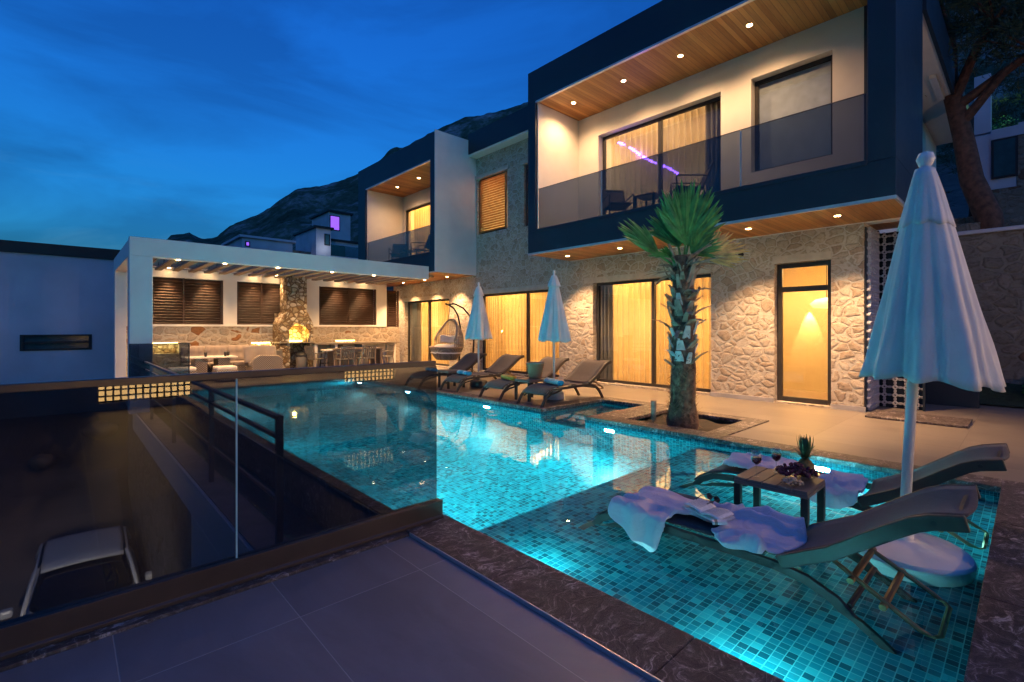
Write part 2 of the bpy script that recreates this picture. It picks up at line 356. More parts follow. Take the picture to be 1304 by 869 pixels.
M['boot'] = plain('palm_leaf_base', (.30,.23,.16), .85, var=.5, scale=8, bmp=.6, bscale=25)
M['bootcut'] = plain('cut_palm_base', (.60,.62,.56), .8, var=.25, scale=10, bmp=.4, bscale=25)
M['soil'] = plain('dark_soil', (.035,.028,.022), 1, var=.5, scale=12, bmp=1.0, bscale=30)
M['earth'] = plain('earth_slope', (.075,.055,.045), 1, var=.5, scale=1.1, bmp=1.0, bscale=5)
M['paving'] = plain('driveway_concrete', (.15,.115,.09), .9, var=.4, scale=.9, bmp=.5, bscale=8)
M['grass'] = plain('dark_lawn', (.03,.05,.02), 1, var=.4, scale=12, bmp=1.0, bscale=60)
M['dark_ledge'] = plain('dark_ledge_stone', (.22,.19,.18), .8, var=.3)
def wicker(name, c0, c1, s=.03):
    m, nt, b = newmat(name); v = coords(nt)
    w1 = N(nt,'ShaderNodeTexWave',Scale=1/s/2,bands_direction='Z'); L(nt,v,w1.inputs[0])
    ck = N(nt,'ShaderNodeTexChecker',Scale=1/s); ck.inputs[1].default_value=(*c0,1); ck.inputs[2].default_value=(*c1,1); L(nt,v,ck.inputs[0])
    L(nt,ck.outputs[0],b.inputs['Base Color']); b.inputs['Roughness'].default_value=.7
    nn = bump(nt,None,w1.outputs['Fac'],.8,.01); bump(nt,b,ck.outputs['Fac'],.5,.008,nn); return m
M['wicker'] = wicker('grey_wicker', (.40,.33,.27), (.17,.13,.10))
M['rattan'] = plain('egg_chair_rattan', (.33,.25,.19), .6, var=.3, bmp=.1)
M['chairgrey'] = plain('grey_chair_frame', (.12,.11,.10), .6, var=.15)
M['white'] = plain('white_plastic', (.75,.74,.72), .45, var=.05, bmp=.02)
M['page'] = plain('printed_page', (.88,.85,.80), .9, var=.1, scale=90, bmp=0)
M['table'] = plain('taupe_table', (.15,.115,.10), .45, var=.12)
M['wine'] = plain('red_wine', (.14,.004,.008), .05, var=.1, bmp=0)
M['cglass'] = thin_glass('clear_glassware', (.93,.95,.95), boost=2.0)
M['grape'] = plain('dark_red_grapes', (.10,.010,.022), .25, var=.5, scale=30, bmp=0)
M['nuts'] = plain('cream_nuts', (.55,.42,.28), .7, var=.3, scale=40)
M['pineleaf'] = plain('pineapple_leaf', (.06,.12,.05), .5, var=.4, scale=20, bmp=0)
M['pinebody'] = plain('pineapple_skin', (.20,.12,.03), .6, var=.5, scale=40, bmp=1, bscale=60)
M['carpaint'] = plain('white_car_paint', (.75,.75,.74), .25, 0, var=.02, bmp=0)
M['carglass'] = plain('car_dark_glass', (.008,.008,.01), .06, 0, var=.1, bmp=0)
M['tyre'] = plain('tyre_rubber', (.02,.02,.02), .9, bmp=0)
M['lamp_warm'] = emit('downlight_bulb', (1,.60,.25), 60)
M['lamp_soft'] = emit('warm_strip', (1,.66,.22), 7)
M['lamp_pool'] = emit('pool_lamp', (.65,.95,1), 60)
M['led'] = emit('violet_led', (.28,.08,1), 7)  # glow standing in for lights reflected in the door glass
M['pend'] = emit('pendant_shade', (1,.55,.12), 1.4)
M['room'] = plain('warm_room_paint', (.72,.62,.45), .9, var=.03, bmp=.03)
M['roomfloor'] = plain('room_floor', (.3,.22,.15), .5)
M['lit_lattice'] = emit('lit_lattice_pane', (1,.58,.20), 4.5)
M['purple'] = emit('violet_room_light', (.35,.06,1), .45)
M['bluewin'] = plain('dusk_window', (.03,.08,.10), .1, bmp=0)

# lamps -------------------------------------------------------------
def lamp(kind, loc, power, color=(1,.62,.28), direction=(0,0,-1), size=.05, spot=110, blend=.6, sy=None, name='lamp_light'):
    d = bpy.data.lights.new(name, kind); d.energy = power; d.color = color
    if kind == 'SPOT': d.spot_size = R(spot); d.spot_blend = blend; d.shadow_soft_size = size
    elif kind == 'POINT': d.shadow_soft_size = size
    elif kind == 'AREA':
        d.size = size
        if sy: d.shape = 'RECTANGLE'; d.size_y = sy
    elif kind == 'SUN': d.angle = size
    o = bpy.data.objects.new(name, d); COL.objects.link(o); o.location = loc
    o.rotation_euler = Vector(direction).to_track_quat('-Z','Y').to_euler(); return o
# ------------------------------------------------------------------ light levels
SKYTINT=(.070,.47,1.0); HICLOUD=(.42,1.25,2.0); EXPO=1.25
PL=56; DOORP=50; ROOMP=135; BALP=80; LOWP=300; PERP=115; NICHE=9; FIREP=20
# ------------------------------------------------------------------ camera and sky
cam = bpy.data.objects.new('camera', bpy.data.cameras.new('camera')); COL.objects.link(cam)
cam.location = (0,0,1.45); cam.rotation_euler = (R(90), 0, -math.atan(571/615)); cam.data.sensor_width = 36
cam.data.lens = 36*615/1304; cam.data.shift_y = -16.5/1304; cam.data.clip_end = 5000; cam.data.clip_start = .05
S.camera = cam

W = bpy.data.worlds.new('World'); S.world = W; W.use_nodes = True; nt = W.node_tree
bg = nt.nodes['Background']; bg.inputs['Strength'].default_value = .13
sky = N(nt,'ShaderNodeTexSky'); sky.sky_type='NISHITA'; sky.sun_disc=False; sky.sun_elevation=R(5); sky.sun_rotation=R(200)
sky.air_density=1.5; sky.dust_density=.4; sky.ozone_density=4
tc = N(nt,'ShaderNodeTexCoord'); mp = N(nt,'ShaderNodeMapping'); mp.inputs['Scale'].default_value=(1,1,3.6); mp.inputs['Rotation'].default_value=(.12,-.10,.3)
L(nt,tc.outputs['Generated'],mp.inputs[0])
cn = N(nt,'ShaderNodeTexNoise',Scale=1.9,Detail=7.0,Roughness=.55,Distortion=.5); L(nt,mp.outputs[0],cn.inputs[0])
cn2 = N(nt,'ShaderNodeTexNoise',Scale=4.2,Detail=8.0,Roughness=.6,Distortion=.9); L(nt,mp.outputs[0],cn2.inputs[0])
base = mixc(nt,1.0,sky.outputs[0],SKYTINT,'MULTIPLY')
szz = N(nt,'ShaderNodeSeparateXYZ'); L(nt,tc.outputs['Generated'],szz.inputs[0])
grad = ramp(nt,szz.outputs['Z'],[(0,(.75,.72,.85)),(.25,(.85,.95,1.0)),(.5,(.95,.95,1.15)),(1,(1.3,1.0,1.3))])
base = mixc(nt,1.0,base,grad,'MULTIPLY')
dk = ramp(nt,cn.outputs['Fac'],[(.44,(0,0,0)),(.62,(1,1,1))])
base = mixc(nt,mathn(nt,'MULTIPLY',dk,.55),base,mixc(nt,1.0,base,(.55,.42,.46),'MULTIPLY'))
lowm = ramp(nt,szz.outputs['Z'],[(.05,(1,1,1)),(.30,(0,0,0))])
hi = mathn(nt,'MULTIPLY',ramp(nt,cn2.outputs['Fac'],[(.50,(0,0,0)),(.70,(1,1,1))]),lowm)
base = mixc(nt,mathn(nt,'MULTIPLY',hi,.38),base,HICLOUD)
L(nt,base,bg.inputs['Color'])
lamp('SUN',(0,0,20),.04,(.6,.7,1),(.6,.8,-.5),R(25),name='dusk_sun')

S.view_settings.view_transform='Standard'; S.view_settings.look='None'; S.view_settings.exposure=EXPO; S.view_settings.gamma=1
S.cycles.use_denoising=True; S.cycles.max_bounces=10; S.cycles.diffuse_bounces=4; S.cycles.glossy_bounces=4
S.cycles.transmission_bounces=8; S.cycles.transparent_max_bounces=16; S.cycles.sample_clamp_indirect=5; S.cycles.caustics_reflective=False
S.cycles.use_adaptive_sampling=True; S.cycles.adaptive_threshold=.02

st = lambda o, k='structure': tag(o, kind=k)
# ------------------------------------------------------------------ ground, mountain
def gh(x, y):
    h = -4.6
    if y > 13: h += min(1, (y-13)/4.5)*2.0
    e = max(0, min(1, (y-17.2+max(0,-x)*.25)/2.4)); h += e*e*(3-2*e)*2.3
    if x > 10.5: h = max(h, -.3)
    return h
def gz(x, y):
    # back garden and hillside to the right
    z = gh(x, y)
    d = math.hypot(x, y)
    t = max(0, min(1, (d-30)/60)); z = z*(1-t) + (-2.5)*t
    return z
m = MB(); xs = [-1200,-500,-200,-80,-40,-22] + [-14+i*.75 for i in range(22)] + [4,8,12,20,40,90,200,500,1200]
ys = [-1200,-400,-100,-30,-10,0,4,8] + [11+i*.6 for i in range(20)] + [26,32,45,80,160,300,600,1200]
vs = [(x,y,gz(x,y)+(mn.noise(Vector((x,y,0))*.8)*.16+mn.noise(Vector((x,y,3))*2.3)*.07 if 17<y<26 and x<2 else 0)) for y in ys for x in xs]; nx=len(xs)
m.add(vs, [(j*nx+i,j*nx+i+1,(j+1)*nx+i+1,(j+1)*nx+i) for j in range(len(ys)-1) for i in range(nx-1)])
st(m.build('ground', M['earth'], smooth=True))
m = MB(); m.grid(lambda u,v: (-9+u*10.1, -6+v*23.5, gh(-9+u*10.1,-6+v*23.5)+.02), 20, 60)
st(m.build('driveway', M['paving'], smooth=True))

prof = [(60,345),(120,335),(190,322),(212,304),(217,298),(241,295),(250,300),(262,303),(276,300),(293,286),(331,272),(359,253),(376,241),(390,238),(414,235),(450,222),(484,203),(496,189),(505,185),(512,188),(530,178),(553,166),(577,154),(590,148),(609,146),(641,138),(672,128),(760,100),(860,60),(980,0),(1100,-80),(1240,-160),(1400,-220)]
def relv(px):
    for (a,b),(c,d) in zip(prof, prof[1:]):
        if a <= px <= c: return b+(d-b)*(px-a)/(c-a)
    return 345 if px < 60 else -220
mm = MB(); yaw = math.atan(571/615); nA, nR = 340, 46; vv = []
for i in range(nA+1):
    px = 60+(1400-60)*i/nA; ang = math.atan((px-652)/615) ; az = yaw+ang
    for j in range(nR+1):
        t = j/nR; Rr = 210+t*700
        ridge = 640.0
        hr = 1.45+(418-relv(px))/615*ridge*math.cos(ang)
        s_ = min(1,(Rr-210)/(ridge-210)); f = s_**1.25 if Rr <= ridge else max(0,1-((Rr-ridge)/420)**1.3)
        p = Vector((Rr*math.sin(az), Rr*math.cos(az), 0))
        nz = (mn.fractal(p/55, .9, 2.1, 6)*10 + abs(mn.noise(p/100))*-22)*min(1,s_*1.6)*(1 if s_<.8 else max(.08,(1-s_)*5)) 
        fine = mn.fractal(p/7, .9, 2, 4)*1.4*min(1,hr/60)
        vv.append((p.x,p.y,-4+(hr+4)*f+nz+fine))
mm.add(vv, [(i*(nR+1)+j,(i+1)*(nR+1)+j,(i+1)*(nR+1)+j+1,i*(nR+1)+j+1) for i in range(nA) for j in range(nR)])
def mtn():
    m, nt, b = newmat('mountain_scrub'); v = coords(nt)
    n = N(nt,'ShaderNodeTexNoise',Scale=.03,Detail=14.0,Roughness=.72); L(nt,v,n.inputs[0])
    n2 = N(nt,'ShaderNodeTexVoronoi',Scale=.18); L(nt,v,n2.inputs[0])
    c = ramp(nt,n.outputs['Fac'],[(.36,(.04,.075,.055)),(.5,(.09,.13,.10)),(.58,(.22,.24,.24)),(.70,(.38,.38,.40))])
    L(nt,mixc(nt,.5,c,ramp(nt,n2.outputs['Distance'],[(.1,(.3,.35,.3)),(.6,(1,1,1))]),'MULTIPLY'),b.inputs['Base Color']); b.inputs['Roughness'].default_value=1; b.inputs['Specular IOR Level'].default_value=0
    bump(nt,b,n.outputs['Fac'],1,6); return m
M['mtn'] = mtn(); st(mm.build('mountain', M['mtn'], smooth=True))

# ------------------------------------------------------------------ pool
WZ = -.07; XL, XR = 2.15, 6.18; YN, YF = .19, 13.25; RX, RY0, RY1 = 7.95, 4.92, 5.9
m = MB()
def quad(m, *p): m.add(p, [(0,1,2,3)])
zt = -.035; LZ=-.30; DZ=-1.45
quad(m,(XL,YN,LZ),(XR,YN,LZ),(XR,3.0,LZ),(XL,3.0,LZ)); quad(m,(XL,3.0,DZ),(XR,3.0,DZ),(XR,3.0,LZ),(XL,3.0,LZ))
quad(m,(2.02,3.13,DZ),(XR,3.13,DZ),(XR,YF,DZ),(2.02,YF,DZ)); quad(m,(XL,3.0,DZ),(XR,3.0,DZ),(XR,3.13,DZ),(XL,3.13,DZ)); quad(m,(2.02,3.13,DZ),(XL,3.13,DZ),(XL,3.13,zt),(2.02,3.13,zt)); quad(m,(XL,YN,LZ),(XL,3.0,LZ),(XL,3.0,zt),(XL,YN,zt)); quad(m,(XL,3,DZ),(XL,3.13,DZ),(XL,3.13,zt),(XL,3,zt)); quad(m,(2.02,3.13,DZ),(2.02,YF,DZ),(2.02,YF,-.066),(2.02,3.13,-.066))
quad(m,(XL,YN,LZ),(XR,YN,LZ),(XR,YN,zt),(XL,YN,zt)); quad(m,(2.02,YF,DZ),(XR,YF,DZ),(XR,YF,zt),(2.02,YF,zt))
quad(m,(XR,YN,LZ),(XR,3,LZ),(XR,3,zt),(XR,YN,zt)); quad(m,(XR,3,DZ),(XR,RY0,DZ),(XR,RY0,zt),(XR,3,zt)); quad(m,(XR,RY1,DZ),(XR,YF,DZ),(XR,YF,zt),(XR,RY1,zt))
z1,z2 = -.35,-.62; quad(m,(XR,RY0,DZ),(XR,RY1,DZ),(XR,RY1,z2),(XR,RY0,z2)); quad(m,(XR,RY0,z2),(XR+.6,RY0,z2),(XR+.6,RY1,z2),(XR,RY1,z2))
quad(m,(XR+.6,RY0,z2),(XR+.6,RY1,z2),(XR+.6,RY1,z1),(XR+.6,RY0,z1)); quad(m,(XR+.6,RY0,z1),(RX,RY0,z1),(RX,RY1,z1),(XR+.6,RY1,z1))
for y in (RY0,RY1): quad(m,(XR,y,z2),(RX,y,z2),(RX,y,zt),(XR,y,zt))
quad(m,(RX,RY0,z1),(RX,RY1,z1),(RX,RY1,zt),(RX,RY0,zt))
pool = st(m.build('pool_basin', M['mosaic'], fix=False))
# border course of darker tile under the water line, set 3 mm proud of the wall
m = MB(); m.box(XR-.003,XR+.01,YN+.004,RY0,-.036,-.09); m.box(XR-.003,XR+.01,RY1,YF-.004,-.036,-.09)
m.box(XR,RX-.004,RY1-.003,RY1+.01,-.036,-.09); m.box(XR,RX-.004,RY0+.003,RY0-.01,-.036,-.09); m.box(XL+.004,XR-.004,YN+.003,YN-.01,-.036,-.09); m.box(RX-.003,RX+.01,RY0,RY1,-.036,-.09)
M['mosaic_dark'] = mosaic('dark_mosaic_course', .025, (.003,.03,.05), (.006,.07,.10), (.02,.16,.2), (.1,.25,.28))
st(m.build('pool_tile_course', M['mosaic_dark']))
m = MB(); m.add([(XL-.02,YN-.02,WZ),(XR+.02,YN-.02,WZ),(XR+.02,RY0-.02,WZ),(RX+.02,RY0-.02,WZ),(RX+.02,RY1+.02,WZ),(XR+.02,RY1+.02,WZ),(XR+.02,YF+.02,WZ),(2.021,YF+.02,WZ),(2.021,3.135,WZ),(XL-.02,3.135,WZ)], [tuple(range(10))])
st(m.build('water', M['water'], fix=False))

# coping (brown marble), individual slabs with open joints
m = MB(); CT, CB = .018, -.035
def slabs(x0,x1,y0,y1,along,n,CB=-.035,CT=.018):
    for k in range(n):
        g = .0015
        if along == 'y':
            a = y0+(y1-y0)*k/n; b_ = y0+(y1-y0)*(k+1)/n; m.box(x0,x1,a+g,b_-g,CB,CT+random.uniform(-.001,.001))
        else:
            a = x0+(x1-x0)*k/n; b_ = x0+(x1-x0)*(k+1)/n; m.box(a+g,b_-g,y0,y1,CB,CT+random.uniform(-.001,.001))
slabs(1.78,XL,-1.0,3.13,'y',4); slabs(1.90,2.02,3.135,YF+.35,'y',10,-.4,-.064); slabs(XL,XR+.34,-1.0,YN,'x',3); slabs(XR,XR+.34,YN,2.78,'y',3)
slabs(XR,XR+.34,3.06,4.36,'y',1); slabs(XR,8.04,2.78,3.06,'x',2); slabs(7.76,8.04,3.06,4.36,'y',1); slabs(XR,8.29,4.36,RY0,'x',2)
slabs(RX,8.29,RY0,RY1,'y',1); slabs(XR,8.29,RY1,RY1+.3,'x',2); slabs(XR,XR+.34,RY1+.3,YF,'y',8); slabs(XL,XR+.34,YF,YF+.35,'x',4)
st(m.build('pool_coping', M['marble'], bevel=.006))
# deck areas
m = MB(); m.box(XR+.34,22,-8,2.78,-.3,0); m.box(8.04,10.4,2.78,4.36,-.3,0); m.box(8.29,10.4,4.36,RY1+.3,-.3,0); m.box(XR+.34,10.4,RY1+.3,YF+.35,-.3,0)
m.box(XR+.34,10.4,YF+.35,17.4,-.3,0); m.box(1.05,XR+.34,YF+.35,17.4,-.3,0); m.box(XL,XR+.34,-8,-1.0,-.3,0)
st(m.build('terrace_paving', M['deck2']))
m = MB(); m.box(-6,1.768,-6,2.955,-.25,0); m.box(1.768,XL,-6,-1.0,-.25,0)
st(m.build('terrace_deck', M['deck']))
m = MB(); m.box(-6,1.768,2.96,3.13,-.03,.016)
st(m.build('terrace_edge', M['marble'], bevel=.004))
m = MB(); m.box(1.770,1.778,-1,2.96,-.01,.021); st(m.build('edge_trim', M['trim']))
lamp('SPOT',(-1.6,3.2,-.6),1100,(1,.80,.60),(1.7,7.5,-2.6),.15,34,.8,name='carport_lamp_light')  # unseen added spot, assumed source for the light on car and driveway
# planter soil
m = MB(); m.grid(lambda u,v:(6.5+u*1.28, 3.04+v*1.34, -.075+.05*mn.noise(Vector((u*5,v*5,0)))),16,16); st(m.build('planting_soil', M['soil'], smooth=True))
# outer side of the pool: overflow channel, ledge, walls below
m = MB(); m.box(1.42,1.90,3.14,YF+.35,-4.6,-.60); st(m.build('overflow_channel', M['mosaic_dark']))
m = MB(); m.add([(1.42,3.14,-.5),(1.904,3.14,-.5),(1.904,YF+.35,-.5),(1.42,YF+.35,-.5)],[(0,1,2,3)]); st(m.build('channel_water', M['water'], fix=False))
m=MB(); m.box(1.15,1.418,3.15,YF+.29,-.379,-.365); st(m.build('pool_ledge', M['dark_ledge']))
m = MB(); m.box(1.12,1.42,3.14,YF+.3,-.78,-.38); m.box(1.12,1.42,3.14,6.85,-4.6,-.782)
white_wall = tag(m.build('retaining_wall', M['plaster'], bevel=.004), 'white rendered edge wall running below the black railing of the pool', 'wall')
m = MB(); m.box(1.30,1.418,6.86,17.0,-4.6,-.785); m.box(-6,1.1,3.0,3.12,-4.6,-.26)
tag(m.build('basement_wall', M['stone4']), 'dark stone wall below the white pool edge beside the driveway', 'wall')
m = MB(); m.box(1.905,2.012,3.14,YF+.35,-1.2,-.402); m.box(1.778,2.14,3.02,3.13,-.6,-.036); st(m.build('pool_outer_face', M['marble']))
for y in (1.58,4.4,7.32,10.3,12.9):
    t = empty('pool_light','bright round underwater lamp','pool lamp',(XR-.004,y,-.30 if y>2 else -.20),0,'underwater lamps along the house side of the pool')
    a = MB(); a.lathe([(.0,0),(.055,0),(.06,.006)],20); o=a.build('lens',M['lamp_pool'],t); o.rotation_euler=(0,R(-90),0); o.location=(-.03,0,0)
    a = MB(); a.lathe([(.062,0),(.085,0),(.085,.02),(.07,.028),(.062,.02)],20); o=a.build('bezel',M['white'],t,smooth=True); o.rotation_euler=(0,R(-90),0)
    t['label'] = {1.58:'bright underwater lamp behind the fruit table on the shallow ledge',4.4:'bright underwater lamp below the palm planter',7.32:'bright underwater lamp below the loungers on the deck',10.3:'underwater lamp seen through the glass fence near the dark lounger',12.9:'farthest underwater lamp in the pool wall'}[y]
    z = -.30 if y>2 else -.20
    lamp('AREA',(XR-.07,y,z),PL*(1.5 if y<2 else .80),(.20,.88,.92),(-1,0,-.12),.16,name='pool_lamp_light')
for y in (.9,2.3):
    lamp('AREA',(XL+.05,y,-.15),PL*.07,(.22,.9,.95),(1,0,-.12),.10,name='pool_lamp_light')  # unseen lights added under the near coping to brighten the shallow ledge
for y in (4.6,7.8,11.0):   # unseen fill lights added along the infinity side
    lamp('AREA',(2.10,y,-.45),PL*.7,(.22,.90,.95),(1,0,-.15),.16,name='pool_lamp_light')

# ------------------------------------------------------------------ villa
villa = empty('villa','two storey stone villa with dark framed balcony boxes and lit windows beside the pool','villa',(10.15,1.98,0))
VI = Matrix.Translation((-10.15,-1.98,0))
def vpart(m, name, mat, par=None, **k):
    m.v = [(a-10.15,b-1.98,c) for a,b,c in m.v]; return m.build(name, mat, par or villa, **k)
def wallx(m, x0, x1, y0, y1, z0, z1, ops):
    cuts = sorted({y0,y1,*[o[0] for o in ops],*[o[1] for o in ops]})
    for a,b in zip(cuts,cuts[1:]):
        mid=(a+b)/2; os_ = sorted([(o[2],o[3]) for o in ops if o[0]<mid<o[1]]); z=z0
        for c,d in os_:
            if c>z: m.box(x0,x1,a,b,z,c)
            z=d
        if z<z1: m.box(x0,x1,a,b,z,z1)
FX=10.15; WX=10.42
door=(2.47,3.42,.03,2.70); w1=(4.68,7.82,.05,2.63); w2=(9.0,12.53,.05,2.57); w3=(14.25,17.35,.05,2.52)
u1=(11.15,12.62,4.56,6.4); u2=(9.3,10.40,4.5,6.36)
m=MB(); wallx(m,FX,WX,1.98,18.25,-.02,3.27,[door,w1,w2,w3]); wallx(m,FX,WX,8.57,12.69,3.27,7.5,[u1,u2]); m.box(WX,19.4,1.98,2.2,0,3.27)
vpart(m,'stone_wall',M['stone'])
d1=(4.45,7.62,3.93,6.42); s1=(2.44,3.84,4.57,6.45); d2=(15.42,17.30,3.93,6.22)
m=MB(); wallx(m,10.115,WX,1.3,8.57,3.27,7.5,[d1,s1])
vpart(m,'plaster_wall',M['plaster']); m=MB(); m.box(WX+.002,19.4,1.98,2.2,3.27,7.02); vpart(m,'garden_side_wall',M['plaster']); m=MB()
m.box(0,0,0,0,0,0); m=MB(); wallx(m,10.115,WX,12.69,18.06,3.27,7.4,[d2])
m2=MB(); m2.box(8.56,10.11,8.275,8.30,3.842,6.998); m2.box(8.56,10.11,17.40,17.43,3.842,6.77); m2.split('cheek_wall',M['plaster'],villa,off=(10.15,1.98,0))
vpart(m,'plaster_wall',M['plaster'])
# skirting
m=MB(); 
for a,b in ((1.95,2.47),(3.42,4.68),(7.82,9.0),(12.53,14.25),(17.35,18.25)): m.box(10.105,10.149,a,b,0,.085)
m.split('skirting',M['trim'],villa,off=(10.15,1.98,0))
# lintel bands
m=MB()
for a,b,z in ((2.47,3.45,2.70),(4.68,8.1,2.63),(9.0,12.75,2.57),(14.25,17.6,2.52)): m.box(10.138,10.149,a,b,z,z+.14)
for a,b,z in ((11.05,12.75,6.4),(9.2,10.5,6.36)): m.box(10.09,10.149,a,b,z,z+.12)
m.split('lintel',plain('lintel_render',(.50,.45,.38),.9,bmp=.3),villa,off=(10.15,1.98,0))
# near balcony box
m=MB(); m.box(8.5,10.11,1.29,8.57,7.03,7.8); m.box(8.5,10.11,1.29,8.57,3.31,3.84); m.box(8.5,10.11,8.305,8.57,3.84,7.03); m.box(8.5,10.9,1.29,1.62,3.842,7.028); m.box(10.112,10.9,1.29,1.97,7.03,7.8); m.box(10.112,10.9,1.29,1.97,3.31,3.84)
m.box(8.485,8.5,1.62,8.30,3.80,3.875); m.box(10.112,10.9,1.625,1.975,3.842,7.028)
vpart(m,'balcony_box',M['dark'],bevel=.006)
m=MB(); m.box(8.56,10.11,1.625,8.27,6.998,7.028); vpart(m,'balcony_soffit',M['soffit'])
m=MB(); m.box(8.54,11.15,1.32,8.55,3.278,3.308); vpart(m,'lower_soffit',M['soffit'])
m=MB(); m.box(8.497,8.535,1.29,8.57,3.262,3.309); m.box(8.54,11.15,1.285,1.317,3.262,3.309); m.box(8.49,8.555,1.625,8.30,6.985,7.027); m.box(8.497,8.535,12.69,18.06,3.20,3.239); m.box(8.49,8.555,12.97,17.40,6.745,6.785)
m.split('soffit_trim',M['trim'],villa,off=(10.15,1.98,0))
m=MB(); m.box(8.6,10.11,1.63,8.27,3.841,3.90); m.box(8.6,10.11,12.97,17.39,3.841,3.90); m.split('balcony_floor',M['deck2'],villa,off=(10.15,1.98,0))
# far balcony box
m=MB(); m.box(8.5,10.11,12.72,18.06,6.79,7.6); m.box(8.5,10.11,12.72,18.06,3.24,3.84); m.box(8.5,10.11,17.435,18.06,3.84,6.79); m.box(8.5,10.11,12.72,12.96,3.84,6.79); m.box(8.485,8.5,12.96,17.43,3.80,3.87)
vpart(m,'balcony_box',M['dark'],bevel=.006)
m=MB(); m.box(8.5,10.14,12.685,12.717,3.21,7.66); vpart(m,'side_panel',M['plaster'])
m=MB(); m.box(8.56,10.11,12.965,17.395,6.758,6.788); vpart(m,'balcony_soffit',M['soffit'])
m=MB(); m.box(8.54,10.14,12.72,18.7,3.205,3.236); vpart(m,'lower_soffit',M['soffit'])
# roof between the boxes, and overhang on the garden side
m=MB(); m.box(9.8,13,8.575,12.68,7.18,7.85); m.box(10.905,19.5,1.24,1.30,6.95,7.75); m.box(10.905,19.5,1.24,9,7.76,7.82); m.box(10.12,19.4,2.2,18,7.5,7.6)
vpart(m,'roof',M['dark'])
m=MB(); m.box(9.82,10.149,8.58,12.68,7.12,7.178); m.box(10.905,19.4,1.305,1.975,6.98,7.03); m.split('eaves',M['plaster'],villa,off=(10.15,1.98,0))
m=MB(); m.box(13.9,15.4,1.42,1.54,6.90,6.978); vpart(m,'eaves_lamp',M['white'],bevel=.01)
# glass balustrades
def balustrade(y0,y1,z0,z1,cuts):
    ys_=[y0,*cuts,y1]
    for a,b in zip(ys_,ys_[1:]):
        g=vpart(MB().box(8.555,8.567,a+.012,b-.012,z0,z1),'balustrade_glass',M['smoke'])
    vpart(MB().box(8.553,8.569,y0,y1,z1+.001,z1+.012),'balustrade_edge',M['frame'])
    q=MB()
    for c in cuts: q.box(8.556,8.566,c-.01,c+.01,z0,z1-.01)
    if cuts: q.split('balustrade_joint',M['trim'],villa,off=(10.15,1.98,0))
balustrade(1.63,8.26,3.875,4.86,[3.42,6.36]); balustrade(12.97,17.39,3.875,4.72,[])
# windows: frame > pane, mullion inside the frame mesh
def window(o, x=10.30, mull=(), trans=(), fw=.07, mat='frame', dp=.07):
    a,b,c,d=o; m=MB(); m.box(x,x+dp,a+.002,a+fw,c,d); m.box(x,x+dp,b-fw,b-.002,c,d); m.box(x,x+dp,a+fw,b-fw,d-fw,d-.002); m.box(x,x+dp,a+fw,b-fw,c,c+fw)
    for q in mull: m.box(x-.012,x+dp+.01,q-.04,q+.04,c+fw,d-fw)
    for q in trans: m.box(x-.004,x+dp+.004,a+fw,b-fw,q-.05,q+.05)
    w=vpart(m,'window',M[mat],bevel=.003)
    vpart(MB().box(x+.03,x+.036,a+fw,b-fw,c+fw,d-fw),'pane',M['glass'],w); return w
w=window(door,trans=(2.20,),fw=.09); w.name='glazed_door'
window(w1,mull=(6.15,)); window(w2,mull=(10.4,)); window(w3,mull=(15.78,)); window(d1,mull=(5.97,)); window(s1); window(d2,x=10.2); 
for nme,o in (('window',u1),('window',u2)):
    w=window(o,x=10.22,fw=.06,mat='louvre')
    a,b,c,d=o; q=MB(); n=22
    for k in range(n):
        z=c+.08+(d-c-.16)*k/(n-1); q.obox((10.19,(a+b)/2,z),(.065,b-a-.16,.016),Matrix.Rotation(R(38),3,'Y'))
    q.box(10.16,10.2,a+.06,a+.13,c+.03,d-.03); q.box(10.16,10.2,b-.13,b-.06,c+.03,d-.03); vpart(q,'shutter',M['shutter'] if o is u1 else M['louvre'],w)
# hidden blind behind the plain window
vpart(MB().box(10.372,10.378,s1[0]+.01,s1[1]-.01,s1[2]+.01,s1[3]-.01),'blind',plain('blue_grey_blind',(.52,.58,.66),.8,bmp=0))
# rooms: closed boxes behind the openings
def room(y0,y1,z0,z1,depth=3.2,power=60,lc=(1,.53,.17),x0=10.43):
    t=.05; m=MB(); x1=x0+depth
    m.box(x1,x1+t,y0-t,y1+t,z0,z1); m.box(x0,x1,y0-t,y0,z0,z1); m.box(x0,x1,y1,y1+t,z0,z1); m.box(x0,x1,y0,y1,z1,z1+t)
    vpart(m,'room_wall',M['room']); vpart(MB().box(x0,x1,y0,y1,z0-t,z0),'room_floor',M['roomfloor'])
    if power: lamp('AREA',(x0+.40,(y0+y1)/2,z1-.06),power*.45,lc,(-.12,0,-1),max(.5,y1-y0-.7),sy=.12,name='cove_light').rotation_euler=(0,R(6),R(90))
    if power: lamp('AREA',(x0+depth*.55,(y0+y1)/2,z1-.15),power*.8,lc,(-.35,0,-1),min(2.0,y1-y0-.4),name='room_light')
room(2.3,4.28,.0,2.95,2.2,DOORP); room(4.4,8.0,.0,2.95,3,ROOMP); room(8.7,12.7,.0,2.95,3,ROOMP*1.1); room(14.0,17.6,.0,2.95,3,ROOMP*1.15)
room(4.2,7.8,3.93,6.9,3,ROOMP*.42,(1,.66,.42)); room(15.2,17.6,3.93,6.7,3,ROOMP*.7); room(9.15,12.75,4.3,6.8,2.5,ROOMP*.9); room(2.3,4.0,4.3,6.8,2,0)
lamp('SPOT',(12.52,3.5,2.02),60,(1,.66,.22),(.13,0,-1),.015,40,.3,name='wall_washer')
